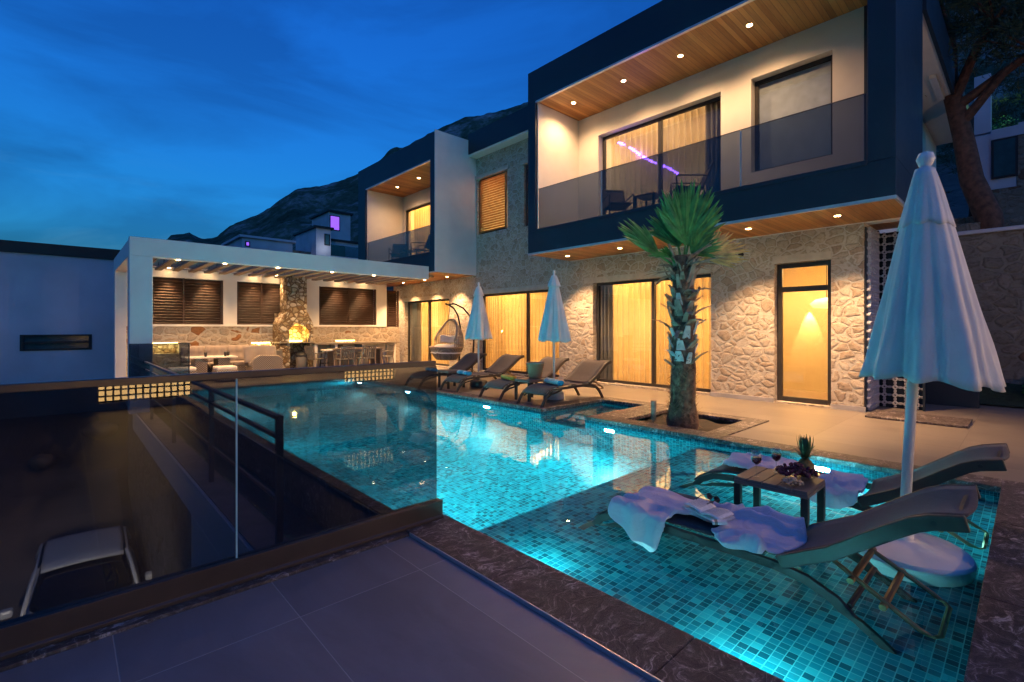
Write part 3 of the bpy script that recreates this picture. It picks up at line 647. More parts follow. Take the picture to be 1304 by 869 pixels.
# curtains hanging inside the windows
def curtain(y0,y1,z0,z1,mat,label,x=10.55,pitch=.15,amp=.075,cat='curtain',group=None):
    n=max(6,int((y1-y0)/pitch*8)); ph=random.random()*6
    def fn(u,v):
        y=y0+(y1-y0)*u; w=y/pitch*2*PI+ph+math.sin(y*3.1)*.9; a=amp*(1+.35*math.sin(y*5.3+ph))
        return (x+a*math.sin(w)+.01*math.sin(v*3+u*9), y+.012*math.cos(w*1.0)*(1-v), z0+(z1-z0)*v)
    o=MB().grid(fn,n,5).build('curtain',M[mat],smooth=True,fix=False); return tag(o,label,cat,group)
cg='curtains hanging inside the lit windows'
curtain(4.55,7.45,.06,2.75,'curtain','sheer cream curtain lit amber behind the palm trunk',group=cg)
curtain(7.40,7.86,.06,2.75,'drape','grey heavy drape at the left side of the window behind the palm',pitch=.11,x=10.45,group=cg)
curtain(4.45,4.80,.06,2.75,'drape','narrow grey drape at the right edge of the window behind the palm',pitch=.11,x=10.45,group=cg)
curtain(8.9,12.0,.06,2.75,'curtain','sheer amber curtain in the window between the two deck parasols',group=cg)
curtain(11.95,12.6,.06,2.75,'curtain','bunched amber curtain at the left of the window behind the deck parasols',pitch=.11,x=10.46,group=cg)
curtain(14.1,16.7,.06,2.7,'curtain','amber curtain in the window behind the hanging egg chair',group=cg)
curtain(16.65,17.35,.06,2.7,'drape','grey brown drape left of the egg chair window',pitch=.11,x=10.46,group=cg)
curtain(4.75,7.5,3.95,6.75,'curtain','pale sheer curtain in the upper door of the near balcony',group=cg)
curtain(4.40,4.95,3.95,6.75,'drape','grey drape at the right of the near balcony door',pitch=.11,x=10.44,group=cg)
curtain(15.3,17.2,3.95,6.6,'curtain','cream curtain in the far balcony door',group=cg)
# pendant inside the glazed door room, violet dashes modelled for a reflection on the balcony door
t=empty('pendant_lamp','round glowing pendant shade seen through the glazed door','lamp',(11.7,2.93,1.96))
MB().lathe([(.02,.13),(.20,.09),(.30,0),(.24,-.08),(.06,-.10)],24).build('shade',M['pend'],t,smooth=True)
MB().tube([(0,0,.1),(0,0,.95)],.006,6).build('cord',M['black'],t)
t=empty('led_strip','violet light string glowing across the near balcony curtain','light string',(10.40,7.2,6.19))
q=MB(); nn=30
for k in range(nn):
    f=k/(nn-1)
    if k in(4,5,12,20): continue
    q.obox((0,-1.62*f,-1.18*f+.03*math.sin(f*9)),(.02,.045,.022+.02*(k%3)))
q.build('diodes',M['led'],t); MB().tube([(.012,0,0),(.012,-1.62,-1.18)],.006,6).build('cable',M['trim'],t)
lamp('POINT',(10.44,6.6,5.75),2.2,(.35,.1,1),size=.1,name='led_glow')  # added glow around the modelled reflection
# downlights
dl=MB().lathe([(.0,-.006),(.045,-.006),(.045,-.001),(0,-.001)],16); rg=MB().lathe([(.046,0),(.065,0),(.065,-.008),(.046,-.010)],16)
dlo=None
def downlight(x,y,z,power,spot=105,parent=None,off=None,blend=.7):
    global dlo
    off = off or (10.15,1.98,0)
    if dlo is None:
        dlo=rg.build('downlight',M['trim'],parent or villa); b_=dl.build('bulb',M['lamp_warm'],dlo); o=dlo
    else: o=copy_tree(dlo,parent or villa)
    o.location=(x-off[0],y-off[1],z-off[2]); lamp('SPOT',(x,y,z-.02),power,(1,.56,.25),(0,0,-1),.03,spot,blend,name='downlight_glow')
for y in (7.68,6.23,4.87,3.52): downlight(9.2,y,6.997,BALP,150)
for y in (16.25,14.75): downlight(9.2,y,6.757,BALP*.5,150)
for x,y in ((9.35,8.0),(9.3,6.4),(9.2,3.54),(9.2,2.15)): downlight(x,y,3.277,LOWP,100)
for y in (13.6,15.0,16.5,17.9): downlight(9.6,y,3.204,LOWP*.9,100)
# vent hole and outlet
q=MB(); q.tube([(10.14,4.05,2.95),(10.152,4.05,2.95)],.055,16); vpart(q,'vent_pipe',M['black'])
# wall lights that graze the lower stone (uplight/downlight sconces beside windows are recessed in the soffit)

# ------------------------------------------------------------------ lattice blocks and garden side (right)
def lattice(m, u0,u1,v0,v1,P,s=.145,t=.05):
    """breeze block pattern: quarter arcs in each cell; P(u,v,w)->xyz with depth w"""
    nu=max(1,round((u1-u0)/s)); nv=max(1,round((v1-v0)/s)); su=(u1-u0)/nu; sv=(v1-v0)/nv
    for i in range(nu):
        for j in range(nv):
            for cx,cy,a0 in ((0,0,0),(1,0,90),(1,1,180),(0,1,270)):
                pts=[]; 
                for k in range(4):
                    a=R(a0+k*30); pts.append((u0+(i+cx+.56*math.cos(a))*su, v0+(j+cy+.56*math.sin(a))*sv))
                w=.011
                for (a1,b1),(a2,b2) in zip(pts,pts[1:]):
                    dx,dy=a2-a1,b2-b1; l=math.hypot(dx,dy); nx_,ny_=-dy/l*w,dx/l*w
                    c4=[(a1+nx_,b1+ny_),(a2+nx_,b2+ny_),(a2-nx_,b2-ny_),(a1-nx_,b1-ny_)]
                    vs=[P(a,b,0) for a,b in c4]+[P(a,b,t) for a,b in c4]
                    m.add(vs,[(0,1,2,3),(7,6,5,4),(0,4,5,1),(1,5,6,2),(2,6,7,3),(3,7,4,0)])
t=empty('lattice_screen','pale breeze block lattice screen at the right corner of the villa','screen',(11.0,1.3,0))
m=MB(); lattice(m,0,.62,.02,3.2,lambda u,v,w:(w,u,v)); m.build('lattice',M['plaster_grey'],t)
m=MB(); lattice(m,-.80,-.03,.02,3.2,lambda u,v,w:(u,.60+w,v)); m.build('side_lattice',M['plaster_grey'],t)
m=MB(); m.box(-.02,.07,-.03,-.001,0,3.24); m.box(-.02,.07,.621,.64,0,3.24); m.box(.08,.1,-.0,.63,0,3.2); m.box(-.83,-.02,.655,.67,0,3.2); m.build('backing',M['dark'],t)
m=MB(); m.prism([(0,0),(1.18,.0),(1.18,.45),(.9,.9),(0,.9)],'x',0,.15)
o=m.build('low_wall',M['dark'],bevel=.005); o.location=(12.1,.65,0); tag(o,'dark blue low side wall at the edge of the paving behind the large parasol','wall')
# stone doormat slab
t=empty('drain_slab','grey marble slab lying on the paving by the lattice screen','slab',(9.95,1.25,0))
MB().box(-.42,.42,-.62,.6,.004,.035).build('slab',M['marble'],t,bevel=.008)
# lawn, retaining wall
m=MB(); m.grid(lambda u,v:(12.6+u*1.5,-6+v*8.2,.03+.35*u*u+.03*mn.noise(Vector((u*7,v*30,0)))),10,40); tag(m.build('grass',M['grass'],smooth=True),kind='stuff')
rw=empty('garden_wall','tall stone retaining wall with pale coping behind the large parasol','wall',(14,-6,0))
MB().box(0,.4,0,8.2,0,3.42).build('masonry',M['stone4'],rw); MB().box(-.05,.45,0,8.2,3.42,3.50).build('coping',M['plaster_grey'],rw,bevel=.01)
o=MB().lathe([(0,0),(.1,0),(.11,.05),(.1,.1),(0,.1)],16).build('wall_lantern',M['black']); o.location=(13.94,-.05,1.7); o.rotation_euler=(0,R(90),0); tag(o,'small dark round fitting fixed on the garden retaining wall','wall lamp')
# slope behind the retaining wall
m=MB(); m.grid(lambda u,v:(14.4+u*40,-20+v*26,3.3+u*u*9+u*3+.25*mn.noise(Vector((u*20,v*20,0)))),40,30); st(m.build('hillside',M['earth'],smooth=True))
for k,(x,y) in enumerate(((14.7,1.35),(15.3,1.4),(15.9,1.45))):
    o=MB().box(0,.55,-.6,.6,0,.22).build('stone_step',M['stone4'],bevel=.02); o.location=(x,y,3.40+k*.25); tag(o,('lowest','middle','top')[k]+' pale garden step left of the leaning pine trunk','step','steps behind the retaining wall')
# ------------------------------------------------------------------ pergola and lounge
pg=empty('pergola','white pergola frame with wooden slats over the outdoor lounge','pergola',(1.02,13.0,0))
def pp(m,name,mat,par=None,off=(1.02,13.0,0),**k):
    m.v=[(a-off[0],b-off[1],c-off[2]) for a,b,c in m.v]; return m.build(name,mat,par,**k)
pp(MB().box(1.02,1.42,13.0,13.4,-.38,2.997),'column',M['plaster'],pg,bevel=.008)
pp(MB().box(1.02,1.27,17.0,17.29,0,2.997),'column',M['plaster'],pg,bevel=.008)
pp(MB().box(1.02,8.48,13.0,13.28,3.0,3.40),'beam',M['plaster'],pg,bevel=.008)
pp(MB().box(1.02,1.27,13.285,17.3,3.0,3.36),'beam',M['plaster'],pg,bevel=.008)
pp(MB().box(1.275,9.9,17.02,17.29,3.21,3.36),'beam',M['plaster'],pg,bevel=.008)
k=0
for i in range(19):
    x=1.5+i*.40
    pp(MB().box(x,x+.16,13.285,17.015,3.10,3.16),'slat',M['slatwood'],pg,bevel=.004)
for y in (14.2,15.4,16.4):
    pp(MB().box(1.275,8.45,y,y+.09,3.165,3.28),'cross_slat',M['slatwood'],pg,bevel=.004)
for x in (1.9,2.83,4.02,5.43,6.67): downlight(x,13.14,2.997,PERP*.6,120,pg,(1.02,13.0,0))
for x in (2.25,3.25,4.55,5.2,7.35,8.35): downlight(x,17.12,3.207,PERP*.75,70,pg,(1.02,13.0,0))
for x in (2.6,4.4,6.2,7.8): lamp('SPOT',(x,15.4,3.02),PERP*1.1,(1,.56,.22),(0,0,-1),.06,140,.9,name='pergola_glow')  # unseen fill spots below the slats, without fittings

cw=empty('courtyard_wall','cream courtyard wall with stone base and three dark louvred shutters behind the outdoor lounge','wall',(1.1,17.3,0))
def cp(m,name,mat,par=None,**k): return pp(m,name,mat,par or cw,(1.1,17.3,0),**k)
ni=((1.86,2.52,.70,1.02),(4.48,5.08,.70,.98),(7.28,8.05,.70,1.0))
m=MB()
cuts=[1.1]+[q for n_ in ni for q in n_[:2]]+[9.9]
for a,b in zip(cuts,cuts[1:]):
    hit=[n_ for n_ in ni if n_[0]<=a+.01 and b<=n_[1]+.01]
    if hit: m.box(a,b,17.3,17.6,0,hit[0][2]); m.box(a,b,17.3,17.6,hit[0][3],1.50)
    else: m.box(a,b,17.3,17.6,0,1.50)
cp(m,'stone_base',M['stone2'])
for n_ in ni:
    cp(MB().box(n_[0]-.02,n_[1]+.02,17.52,17.55,n_[2]-.02,n_[3]+.02),'niche_back',M['stone3'])
    cp(MB().box(n_[0]+.02,n_[1]-.02,17.36,17.39,n_[3]-.03,n_[3]-.003),'niche_light',M['lamp_soft'])
    lamp('AREA',((n_[0]+n_[1])/2,17.30,n_[3]-.05),NICHE,(1,.62,.18),(0,.5,-1),n_[1]-n_[0]-.1,sy=.05,name='niche_glow')
m=MB(); lv=((1.62,3.69),(4.07,5.55),(6.69,8.91))
m.box(1.1,1.62,17.33,17.6,1.50,3.2); m.box(3.69,4.07,17.33,17.6,1.50,3.2); m.box(5.55,6.69,17.33,17.6,1.50,3.2); m.box(8.91,9.34,17.33,17.6,1.5,3.2)
for a,b in lv: m.box(a,b,17.33,17.6,2.95,3.2); m.box(a,b,17.33,17.6,1.50,1.56)
cp(m,'plaster_band',M['plaster'])
cp(MB().box(1.1,9.3,17.28,17.329,1.50,1.53),'ledge',M['plaster'])
for a,b in lv+((9.36,9.9),):
    z0,z1=(1.565,2.945) if b<9.3 else (.05,2.95)
    m=MB(); m.box(a+.004,a+.06,17.36,17.42,z0,z1); m.box(b-.06,b-.004,17.36,17.42,z0,z1)
    if b<9.3: m.box((a+b)/2-.02,(a+b)/2+.02,17.36,17.42,z0,z1)
    n=int((z1-z0)/.085)
    for k in range(n): m.obox(((a+b)/2,17.39,z0+.05+k*(z1-z0-.06)/n),(b-a-.13,.075,.014),Matrix.Rotation(R(42),3,'X'))
    m.box(a+.06,b-.06,17.47,17.49,z0,z1)
    cp(m,'louvred_shutter' ,M['louvre'])
# fireplace
fp=empty('fireplace','stone barbecue fireplace with lit arched opening and tall chimney','fireplace',(5.12,16.5,0))
fo=(5.12,16.5,0); m=MB(); Y0=16.5
m.box(5.12,5.42,Y0,17.27,0,.954); m.box(6.08,6.17,Y0+.05,17.27,0,.954); m.box(5.42,6.08,17.1,17.27,0,.954)
# body with pointed arch opening built from blocks
m.prism([(5.12,.99),(5.40,.99),(5.40,1.38),(5.48,1.5),(5.64,1.62),(5.64,1.98),(5.32,1.98),(5.12,1.60)],'y',Y0,Y0+.12)
m.prism([(6.17,.99),(6.17,1.60),(5.98,1.98),(5.64,1.98),(5.64,1.62),(5.86,1.52),(6.03,1.38),(6.03,.99)],'y',Y0,Y0+.12)
m.prism([(5.12,.99),(5.17,.99),(5.17,1.58),(5.36,1.95),(5.94,1.95),(6.12,1.58),(6.12,.99),(6.17,.99),(6.17,1.6),(5.98,1.98),(5.32,1.98),(5.12,1.6)],'y',Y0+.121,17.27)
m.box(5.35,5.97,Y0+.02,17.27,1.982,3.35); m.box(5.17,6.12,17.2,17.26,.99,1.94)
pp(m,'masonry',M['stone3'],fp,fo)
pp(MB().box(5.08,6.2,Y0-.04,Y0+.7,.955,.985),'shelf',M['deck2'],fp,fo)
pp(MB().box(5.45,5.98,17.0,17.19,1.0,1.03),'hearth_lamp',M['lamp_soft'],fp,fo)
lamp('POINT',(5.68,16.85,1.30),FIREP,(1,.58,.10),size=.06,name='hearth_glow')
# counter
ct=empty('kitchen_counter','long pale stone counter with open bays right of the fireplace','counter',(6.2,16.4,0)); co=(6.2,16.4,0)
pp(MB().box(6.205,9.25,16.4,17.25,.88,.94),'worktop',M['deck2'],ct,co,bevel=.006)
m=MB(); 
for x in (6.205,6.9,7.9,9.15): m.box(x,x+.09,16.44,17.24,0,.878)
m.box(6.3,9.15,17.1,17.2,0,.878); pp(m,'base',M['plaster'],ct,co)
b=empty('waste_bin','grey round waste bin under the fireplace counter','bin',(5.72,16.28,0))
MB().lathe([(.15,0),(.17,.02),(.185,.52),(.175,.53)],20).build('bucket',M['chairgrey'],b,smooth=True); MB().lathe([(.19,.53),(.195,.56),(.12,.64),(0,.66)],20).build('lid',M['black'],b,smooth=True)
for k,x in enumerate((5.95,6.02)):
    o=MB().lathe([(0,0),(.025,0),(.025,.09),(.012,.12),(.012,.14),(0,.14)],12).build('spice_jar',M['table'],smooth=True); o.location=(x,16.53,.987); tag(o,('left','right')[k]+' little dark jar standing on the fireplace shelf','jar','jars on the fireplace shelf')

# sofa set
def sofa_block(name,label,x0,x1,y0,y1,armx=None,backy=True,rz=0):
    t=empty(name,label,'sofa',(x0,y0,0)); w=x1-x0; d=y1-y0
    MB().box(0,w,0,d,.04,.30).build('base',M['wicker'],t,bevel=.02)
    n=max(1,round(w/.7))
    for k in range(n):
        a=w*k/n+.01; b_=w*(k+1)/n-.01
        MB().box(a,b_,.02,d-(.2 if backy else .02),.302,.44).build('seat_cushion',M['cushion'],t,smooth=False,bevel=.04)
        if backy:
            mb=MB(); mb.grid(lambda u,v:(a+(b_-a)*u, d-.22+.14*(v-.5)-.05*abs(math.sin(u*PI*3))*abs(math.sin(v*PI*2)), .44+.46*v),12,8)
            mb.build('back_cushion',M['cushion'],t,smooth=True,solid=.09)
    if backy: MB().box(0,w,d-.10,d,.30,.80).build('back_frame',M['wicker'],t,bevel=.02)
    return t
sofa_block('rattan_sofa','long grey rattan sofa with tufted cushions against the courtyard wall',2.5,4.3,16.15,17.05)
t=empty('rattan_armchair','rattan sofa end unit with rounded armrest beside the fireplace','armchair',(4.0,15.35,0))
m=MB(); prf=[(0,.05),(0,.48),(.06,.58),(.2,.66),(.7,.64),(.84,.56),(.86,.05)]
m.prism(prf,'y',0,.14); m.build('armrest',M['wicker'],t,bevel=.03)
MB().box(.02,.84,.15,.78,.05,.30).build('base',M['wicker'],t,bevel=.02); MB().box(.02,.82,.16,.78,.302,.45).build('seat_cushion',M['cushion'],t,bevel=.04)
mb=MB(); mb.grid(lambda u,v:(-.05+.85*u, .62+.14*(v-.5)-.04*abs(math.sin(u*PI*3)), .42+.50*v-.05*(2*u-1)**4),14,8); mb.build('back_cushion',M['cushion'],t,smooth=True,solid=.13)
o=MB().grid(lambda u,v:(.32*u,.05+.03*math.sin(u*3)*math.sin(v*3),.30*v),8,8).build('throw_pillow',M['chairgrey'],smooth=True,solid=.1); o.location=(4.75,16.2,.46); o.rotation_euler=(R(-12),0,R(-20)); tag(o,'small dark pillow at the right end of the rattan seats','pillow')
def ottoman(x,y,label,w=.52):
    t=empty('ottoman',label,'ottoman',(x,y,0),0,'rattan ottomans around the lounge table')
    MB().box(-w/2,w/2,-.24,.24,.03,.32).build('base',M['wicker'],t,bevel=.02); MB().box(-w/2+.01,w/2-.01,-.23,.23,.322,.42).build('cushion',M['cream'],t,bevel=.035)
ottoman(3.22,14.95,'cream topped rattan ottoman in front of the lounge table'); ottoman(2.28,15.2,'cream topped rattan ottoman partly behind the tinted glass windbreak',.6)
t=empty('lounge_table','rattan dining table with pale top in the lounge','table',(3.0,15.7,0))
MB().box(-.62,.62,-.4,.4,.62,.655).build('tabletop',M['cream'],t,bevel=.008); MB().box(-.40,-.10,-.3,.3,0,.618).build('pedestal',M['wicker'],t,bevel=.02); MB().box(.15,.45,-.3,.3,0,.618).build('pedestal',M['wicker'],t,bevel=.02)
for k,(x,y) in enumerate(((2.88,15.55),(3.36,15.55),(3.46,15.7))):
    o=MB().lathe([(.028,0),(.03,.005),(.042,.12),(.038,.12),(.028,.01),(0,.01)],16).build('tumbler',M['black'],smooth=True); o.location=(x,y,.656)
    tag(o,('dark tumbler standing alone at the left of the lounge table','dark tumbler, left one of the close pair on the lounge table','dark tumbler, right one of the close pair on the lounge table')[k],'tumbler','tumblers on the lounge table')
# tinted windbreak panel at the far pool end
t=empty('glass_windbreak','dark tinted glass windbreak beside the pergola column','glass screen',(1.0,12.85,0))
MB().box(.02,1.05,0,.012,.05,1.10).build('pane',M['smoke'],t); MB().box(.02,1.05,-.01,.022,1.101,1.12).build('top_edge',M['black'],t); MB().box(0,.02,-.015,.027,0,1.12).build('post',M['black'],t); MB().box(1.051,1.07,-.015,.027,0,1.12).build('post',M['black'],t)
# dining set
t=empty('dining_table','dark outdoor dining table in front of the counter','table',(7.3,15.95,0))
MB().box(-.75,.95,-.4,.4,.72,.76).build('tabletop',M['table'],t,bevel=.006)
for x in (-.72,.85):
    MB().box(x,x+.08,-.38,.38,0,.718).build('leg',M['table'],t,bevel=.004)
def slat_chair(x,y,rz,label):
    t=empty('slat_chair',label,'chair',(x,y,0),rz,'slatted chairs at the outdoor dining table')
    MB().box(-.24,.24,-.22,.24,.42,.455).build('seat',M['chairgrey'],t,bevel=.006)
    for sx in (-1,1):
        MB().bar((sx*.24,-.22,0),(sx*.22,-.20,.42),.04).build('leg',M['cream'] if False else M['rattan'],t)
        MB().tube([(sx*.26,.27,0),(sx*.23,.22,.42),(sx*.23,.28,.84)],.02,8).build('leg',M['rattan'],t)
        MB().tube([(sx*.25,.25,.62),(sx*.26,0,.64),(sx*.25,-.2,.60),(sx*.24,-.2,.42)],.016,8).build('armrest',M['chairgrey'],t)
    m=MB()
    for k in range(7): m.bar((-.2+k*.0667,.245,.46),(-.2+k*.0667,.285,.83),.04,.012)
    m.bar((-.24,.287,.84),(.24,.287,.84),.035,.05); m.build('backrest',M['chairgrey'],t)
    return t
slat_chair(6.72,15.30,PI,'slatted chair with its back to the pool, left one before the dining table')
slat_chair(7.48,15.33,PI,'slatted chair with its back to the pool, right one before the dining table')
slat_chair(8.45,15.85,R(-90),'slatted chair at the right hand end of the dining table')
slat_chair(6.12,16.05,R(105),'slatted chair turned sideways beside the waste bin')
slat_chair(7.1,16.55-.02,0,'slatted chair on the counter side of the dining table')
t=empty('bar_stool','tall stool with pale seat near the counter','stool',(6.46,15.98,0))
MB().box(-.18,.18,-.18,.18,.68,.74).build('seat',M['cream'],t,bevel=.015)
for sx in (-1,1):
    for sy in (-1,1): MB().bar((sx*.2,sy*.2,0),(sx*.15,sy*.15,.68),.035).build('leg',M['lframe'],t)
m=MB(); 
for sx in (-1,1): m.bar((sx*.18,-.18,.28),(sx*.18,.18,.28),.025); m.bar((-.18,sx*.18,.28),(.18,sx*.18,.28),.025)
m.build('foot_rail',M['lframe'],t)

# ------------------------------------------------------------------ loungers
def make_lounger(label,group):
    t=empty('sun_lounger',label,'sun lounger',(0,0,0),0,group)
    rail=[(0,0),(.05,.10),(.12,.22),(.20,.31),(.32,.375),(.5,.395),(.95,.40),(1.36,.40),(1.52,.375),(1.66,.31),(1.76,.21),(1.84,.09),(1.89,0)]
    for s in (-1,1):
        MB().ribbon(rail,s*.315-.016,s*.315+.016,.055).build('side_rail',M['lframe'],t,bevel=.006)
        MB().ribbon([(.17,.20),(.30,.27),(.45,.30),(.6,.345)],s*.29-.012,s*.29+.012,.03).build('foot_brace',M['lframe'],t)
    def path(pts,k):
        q=[0]; 
        for a,b in zip(pts,pts[1:]): q.append(q[-1]+math.dist(a,b))
        d=k*q[-1]
        for i in range(len(pts)-1):
            if d<=q[i+1]+1e-9: f=(d-q[i])/(q[i+1]-q[i]); return (pts[i][0]+(pts[i+1][0]-pts[i][0])*f, pts[i][1]+(pts[i+1][1]-pts[i][1])*f)
    sp=[(.14,.26),(.19,.315),(.27,.365),(.38,.40),(.55,.415),(.9,.418),(1.30,.415)]
    MB().grid(lambda u,v:((u-.5)*.60,path(sp,v)[0],path(sp,v)[1]-.018*math.sin(u*PI)*min(1,v*3)),8,30).build('seat_sling',M['sling'],t,smooth=True,solid=.012)
    bp_=[(1.37,.425),(1.60,.56),(1.84,.76),(1.93,.83),(2.0,.865),(2.12,.895)]
    MB().grid(lambda u,v:((u-.5)*.62,path(bp_,v)[0]+.02*math.sin(u*PI),path(bp_,v)[1]-.02*math.sin(u*PI)),8,24).build('back_sling',M['sling'],t,smooth=True,solid=.012)
    for s in (-1,1): MB().ribbon([(a,b+.008) for a,b in bp_],s*.325-.016,s*.325+.016,.075).build('back_rail',M['lframe'],t,bevel=.006)
    m=MB(); m.tube([(-.31,2.10,.862),(.31,2.10,.862)],.018,8); m.build('head_bar',M['lframe'],t)
    for y_,z_ in ((1.40,.385),(.30,.335),(1.70,.27)): MB().tube([(-.30,y_,z_),(.30,y_,z_)],.015,8).build('cross_tube',M['lframe'],t)
    m=MB(); m.tube([(-.22,1.56,.50),(-.24,1.96,.25),(-.22,2.01,.22),(-.18,2.03,.21),(.18,2.03,.21),(.22,2.01,.22),(.24,1.96,.25),(.22,1.56,.50)],.013,8)
    m.build('back_stay',M['bronze'],t)
    for y_,z_ in ((1.70,.40),(1.83,.315)): MB().tube([(-.28,y_,z_),(.28,y_,z_)],.017,8).build('stay_bar',M['bronze'],t)
    m=MB()
    for s in (-1,1):
        for y,z in ((.9,.37),(1.36,.375),(1.28,.37),(1.70,.255),(1.80,.12)): m.tube([(s*.329,y,z),(s*.335,y,z)],.011,10)
        m.tube([(s*.34,2.02,.84),(s*.346,2.02,.84)],.012,10)
    m.build('bolt_cap',M['black'],t); return t
l0=make_lounger('taupe sun lounger nearest to the camera standing in the shallow water under lilac cloths','sun loungers standing in the shallow pool')
l0.location=(3.37,2.50,LZ); l0.rotation_euler=(0,0,PI); l0.scale=(1,1.08,.98)
l1=dup(l0,(4.86,2.42,LZ),PI,'taupe sun lounger standing in the water behind the fruit table and parasol pole')
dk=[((6.28,6.33),'taupe deck lounger nearest the palm with the blue striped rolled towel'),((6.30,7.50),'deck lounger partly hidden behind the ridged basket with a yellow rolled towel'),
    ((6.34,9.0),'deck lounger beside the left parasol with a blue and white rolled towel'),((6.16,10.25),'farthest deck lounger beside the egg chair seen partly through the glass fence')]
for (x,y),lb in dk:
    o=dup(l0,(x,y,0),R(-90),lb); o.scale=(1,1,.86); o['group']='sun loungers lined up on the deck'
def towel(x,y,z,mat,label,ln=.44,r=.055,rz=0):
    prof=[]; m=MB(); n=14; pts=[]
    m.tube([(-ln/2,0,r),(-ln/2+.01,0,r),(0,0,r),(ln/2-.01,0,r),(ln/2,0,r)],[r*.9,r,r*1.03,r,r*.9],18)
    o=m.build('rolled_towel',M[mat],smooth=True); o.location=(x,y,z); o.scale=(1,1.25,.85); o.rotation_euler=(0,0,rz); tag(o,label,'towel','rolled towels on the deck loungers')
tz=.362
towel(6.95,6.30,tz,'towel_stripe','blue striped rolled towel on the lounger nearest the palm',.56,.062,R(70)); towel(6.88,7.52,tz,'towel_yellow','yellow rolled towel on a deck lounger',.5,.055,R(75))
towel(6.85,9.02,tz,'towel_blue','turquoise and white rolled towel right of the glass fence edge',.54,.055,R(80)); towel(6.75,10.25,tz,'towel_blue','dark looking blue rolled towel seen through the glass fence',.5,.055,R(82))
# small side tables between the deck loungers
def side_table(x,y,label,h=.42,w=.5,d=.42,group='small side tables between the deck loungers',slat=True):
    t=empty('side_table',label,'side table',(x,y,0),0,group)
    m=MB(); n=5
    for k in range(n): m.box(-w/2,w/2,-d/2+k*d/n+.003,-d/2+(k+1)*d/n-.003,h-.022,h)
    m.box(-w/2,w/2,-d/2,d/2,h-.05,h-.023); m.build('tabletop',M['table'],t,bevel=.003)
    for sx in (-1,1):
        for sy in (-1,1): MB().box(sx*(w/2-.045),sx*(w/2),sy*(d/2-.045),sy*(d/2),0,h-.051).build('leg',M['lframe'],t)
    return t
side_table(6.95,6.93,'side table carrying the ridged basket between the two nearest deck loungers'); side_table(6.95,9.66,'side table between the two farthest deck loungers')
b=empty('ridged_basket','ridged grey green basket standing on the side table between loungers','basket',(7.08,6.93,.423))
m=MB(); pr=[(.0,0),(.12,0)]
for k in range(7): z=.01+k*.042; r=.125+.055*(k/6); pr+=[(r,z),(r+.012,z+.018),(r,z+.036)]
pr+=[(r+.005,.31),(r-.012,.31),(.11,.03),(0,.03)]; m.lathe(pr,28); m.build('body',plain('basket_brown',(.30,.17,.09),.8,bmp=.3),b,smooth=True)
MB().tube([(.185*math.cos(a),.185*math.sin(a),.312) for a in [k*2*PI/24 for k in range(25)]],.012,8).build('rim',M['rattan'],b,smooth=True)

# ------------------------------------------------------------------ parasols
def parasol(loc,H,zb,rb,label,pole_r=.024,tilt=(0,0),folds=8,base='round',flap=True,seed=1,topcap=.05,spread=(0,0)):
    t=empty('parasol',label,'parasol',loc,0,'closed white parasols'); t.rotation_euler=(tilt[0],tilt[1],0)
    MB().tube([(0,0,.02),(0,0,H-.06)],pole_r,16).build('pole',M['white'],t,smooth=True)
    MB().lathe([(0,H-.10),(.05,H-.10),(.055,H-.085),(.03,H-.07),(.03,H-.06),(topcap*.7,H-.05),(topcap,H-.01),(topcap*.75,H+.03),(0,H+.045)],20).build('finial',M['white'],t,smooth=True)
    rn=random.Random(seed); ph=[rn.uniform(-.3,.3) for _ in range(folds)]; am=[rn.uniform(.7,1.3) for _ in range(folds)]
    def shell(zt_,zb_,rt,rbm,amp,thick,hem=0,power=.85):
        def fn(u,v):
            a=2*PI*u; f=v**power; r=rt+(rbm-rt)*f; k=int(u*folds)%folds
            s=math.sin(a*folds+ph[k]*math.sin(a*folds)); fo=abs(math.sin(a*folds/2+.6))
            w=amp*v*(.6*fo*am[k]+.25*math.sin(a*3+seed)+.12*math.sin(a*folds*2+1.3+v*2)+.05*math.sin(v*17+a*5)*v)
            rr=r*(1+w-.25*amp*v); z=zt_+(zb_-zt_)*v+hem*v*(.5*math.sin(a*folds+seed)+.4*math.sin(a*2.3+1))
            return (rr*math.cos(a)+spread[0]*(H-.09-z),rr*math.sin(a)+spread[1]*(H-.09-z),z)
        return fn
    MB().grid(shell(H-.09,zb,.045,rb,.42,1,.03),folds*14,26).build('canopy',M['canvas'],t,smooth=True,solid=.006)
    if flap: MB().grid(shell(H-.075,H-.46 if rb>.32 else H-.30,.05,rb*.43,.22,1,.02,.9),folds*14,10).build('vent_flap',M['canvas'],t,smooth=True,solid=.006)
    return t
p=parasol((4.26,.62,LZ),2.90,1.40,.325,'large closed white parasol standing in the shallow pool at the right',.031,(R(2.6),0),9,seed=3,topcap=.052,spread=(.075,-.07))
m=MB(); n=28
prof_=[(.0,0),(.34,0),(.37,.03),(.375,.235),(.36,.262),(.20,.285),(.07,.292),(.055,.30),(.055,.37),(0,.37)]
m.lathe(prof_,n); m.build('base',M['white'],p,smooth=True,bevel=.004)
for lo,lb,H,sd in (((7.38,6.68,0),'closed white parasol behind the nearest deck lounger',2.60,5),((7.56,9.36,0),'closed white parasol beside the hanging egg chair',2.55,8)):
    q=parasol(lo,H,1.18,.30,lb,.022,(0,0),8,seed=sd,flap=True,topcap=.028)
    MB().lathe([(0,0),(.2,0),(.21,.02),(.21,.13),(.19,.15),(.04,.16),(.035,.34),(0,.34)],24).build('base',M['chairgrey' if sd==8 else 'plaster_grey'],q,smooth=True,bevel=.003)

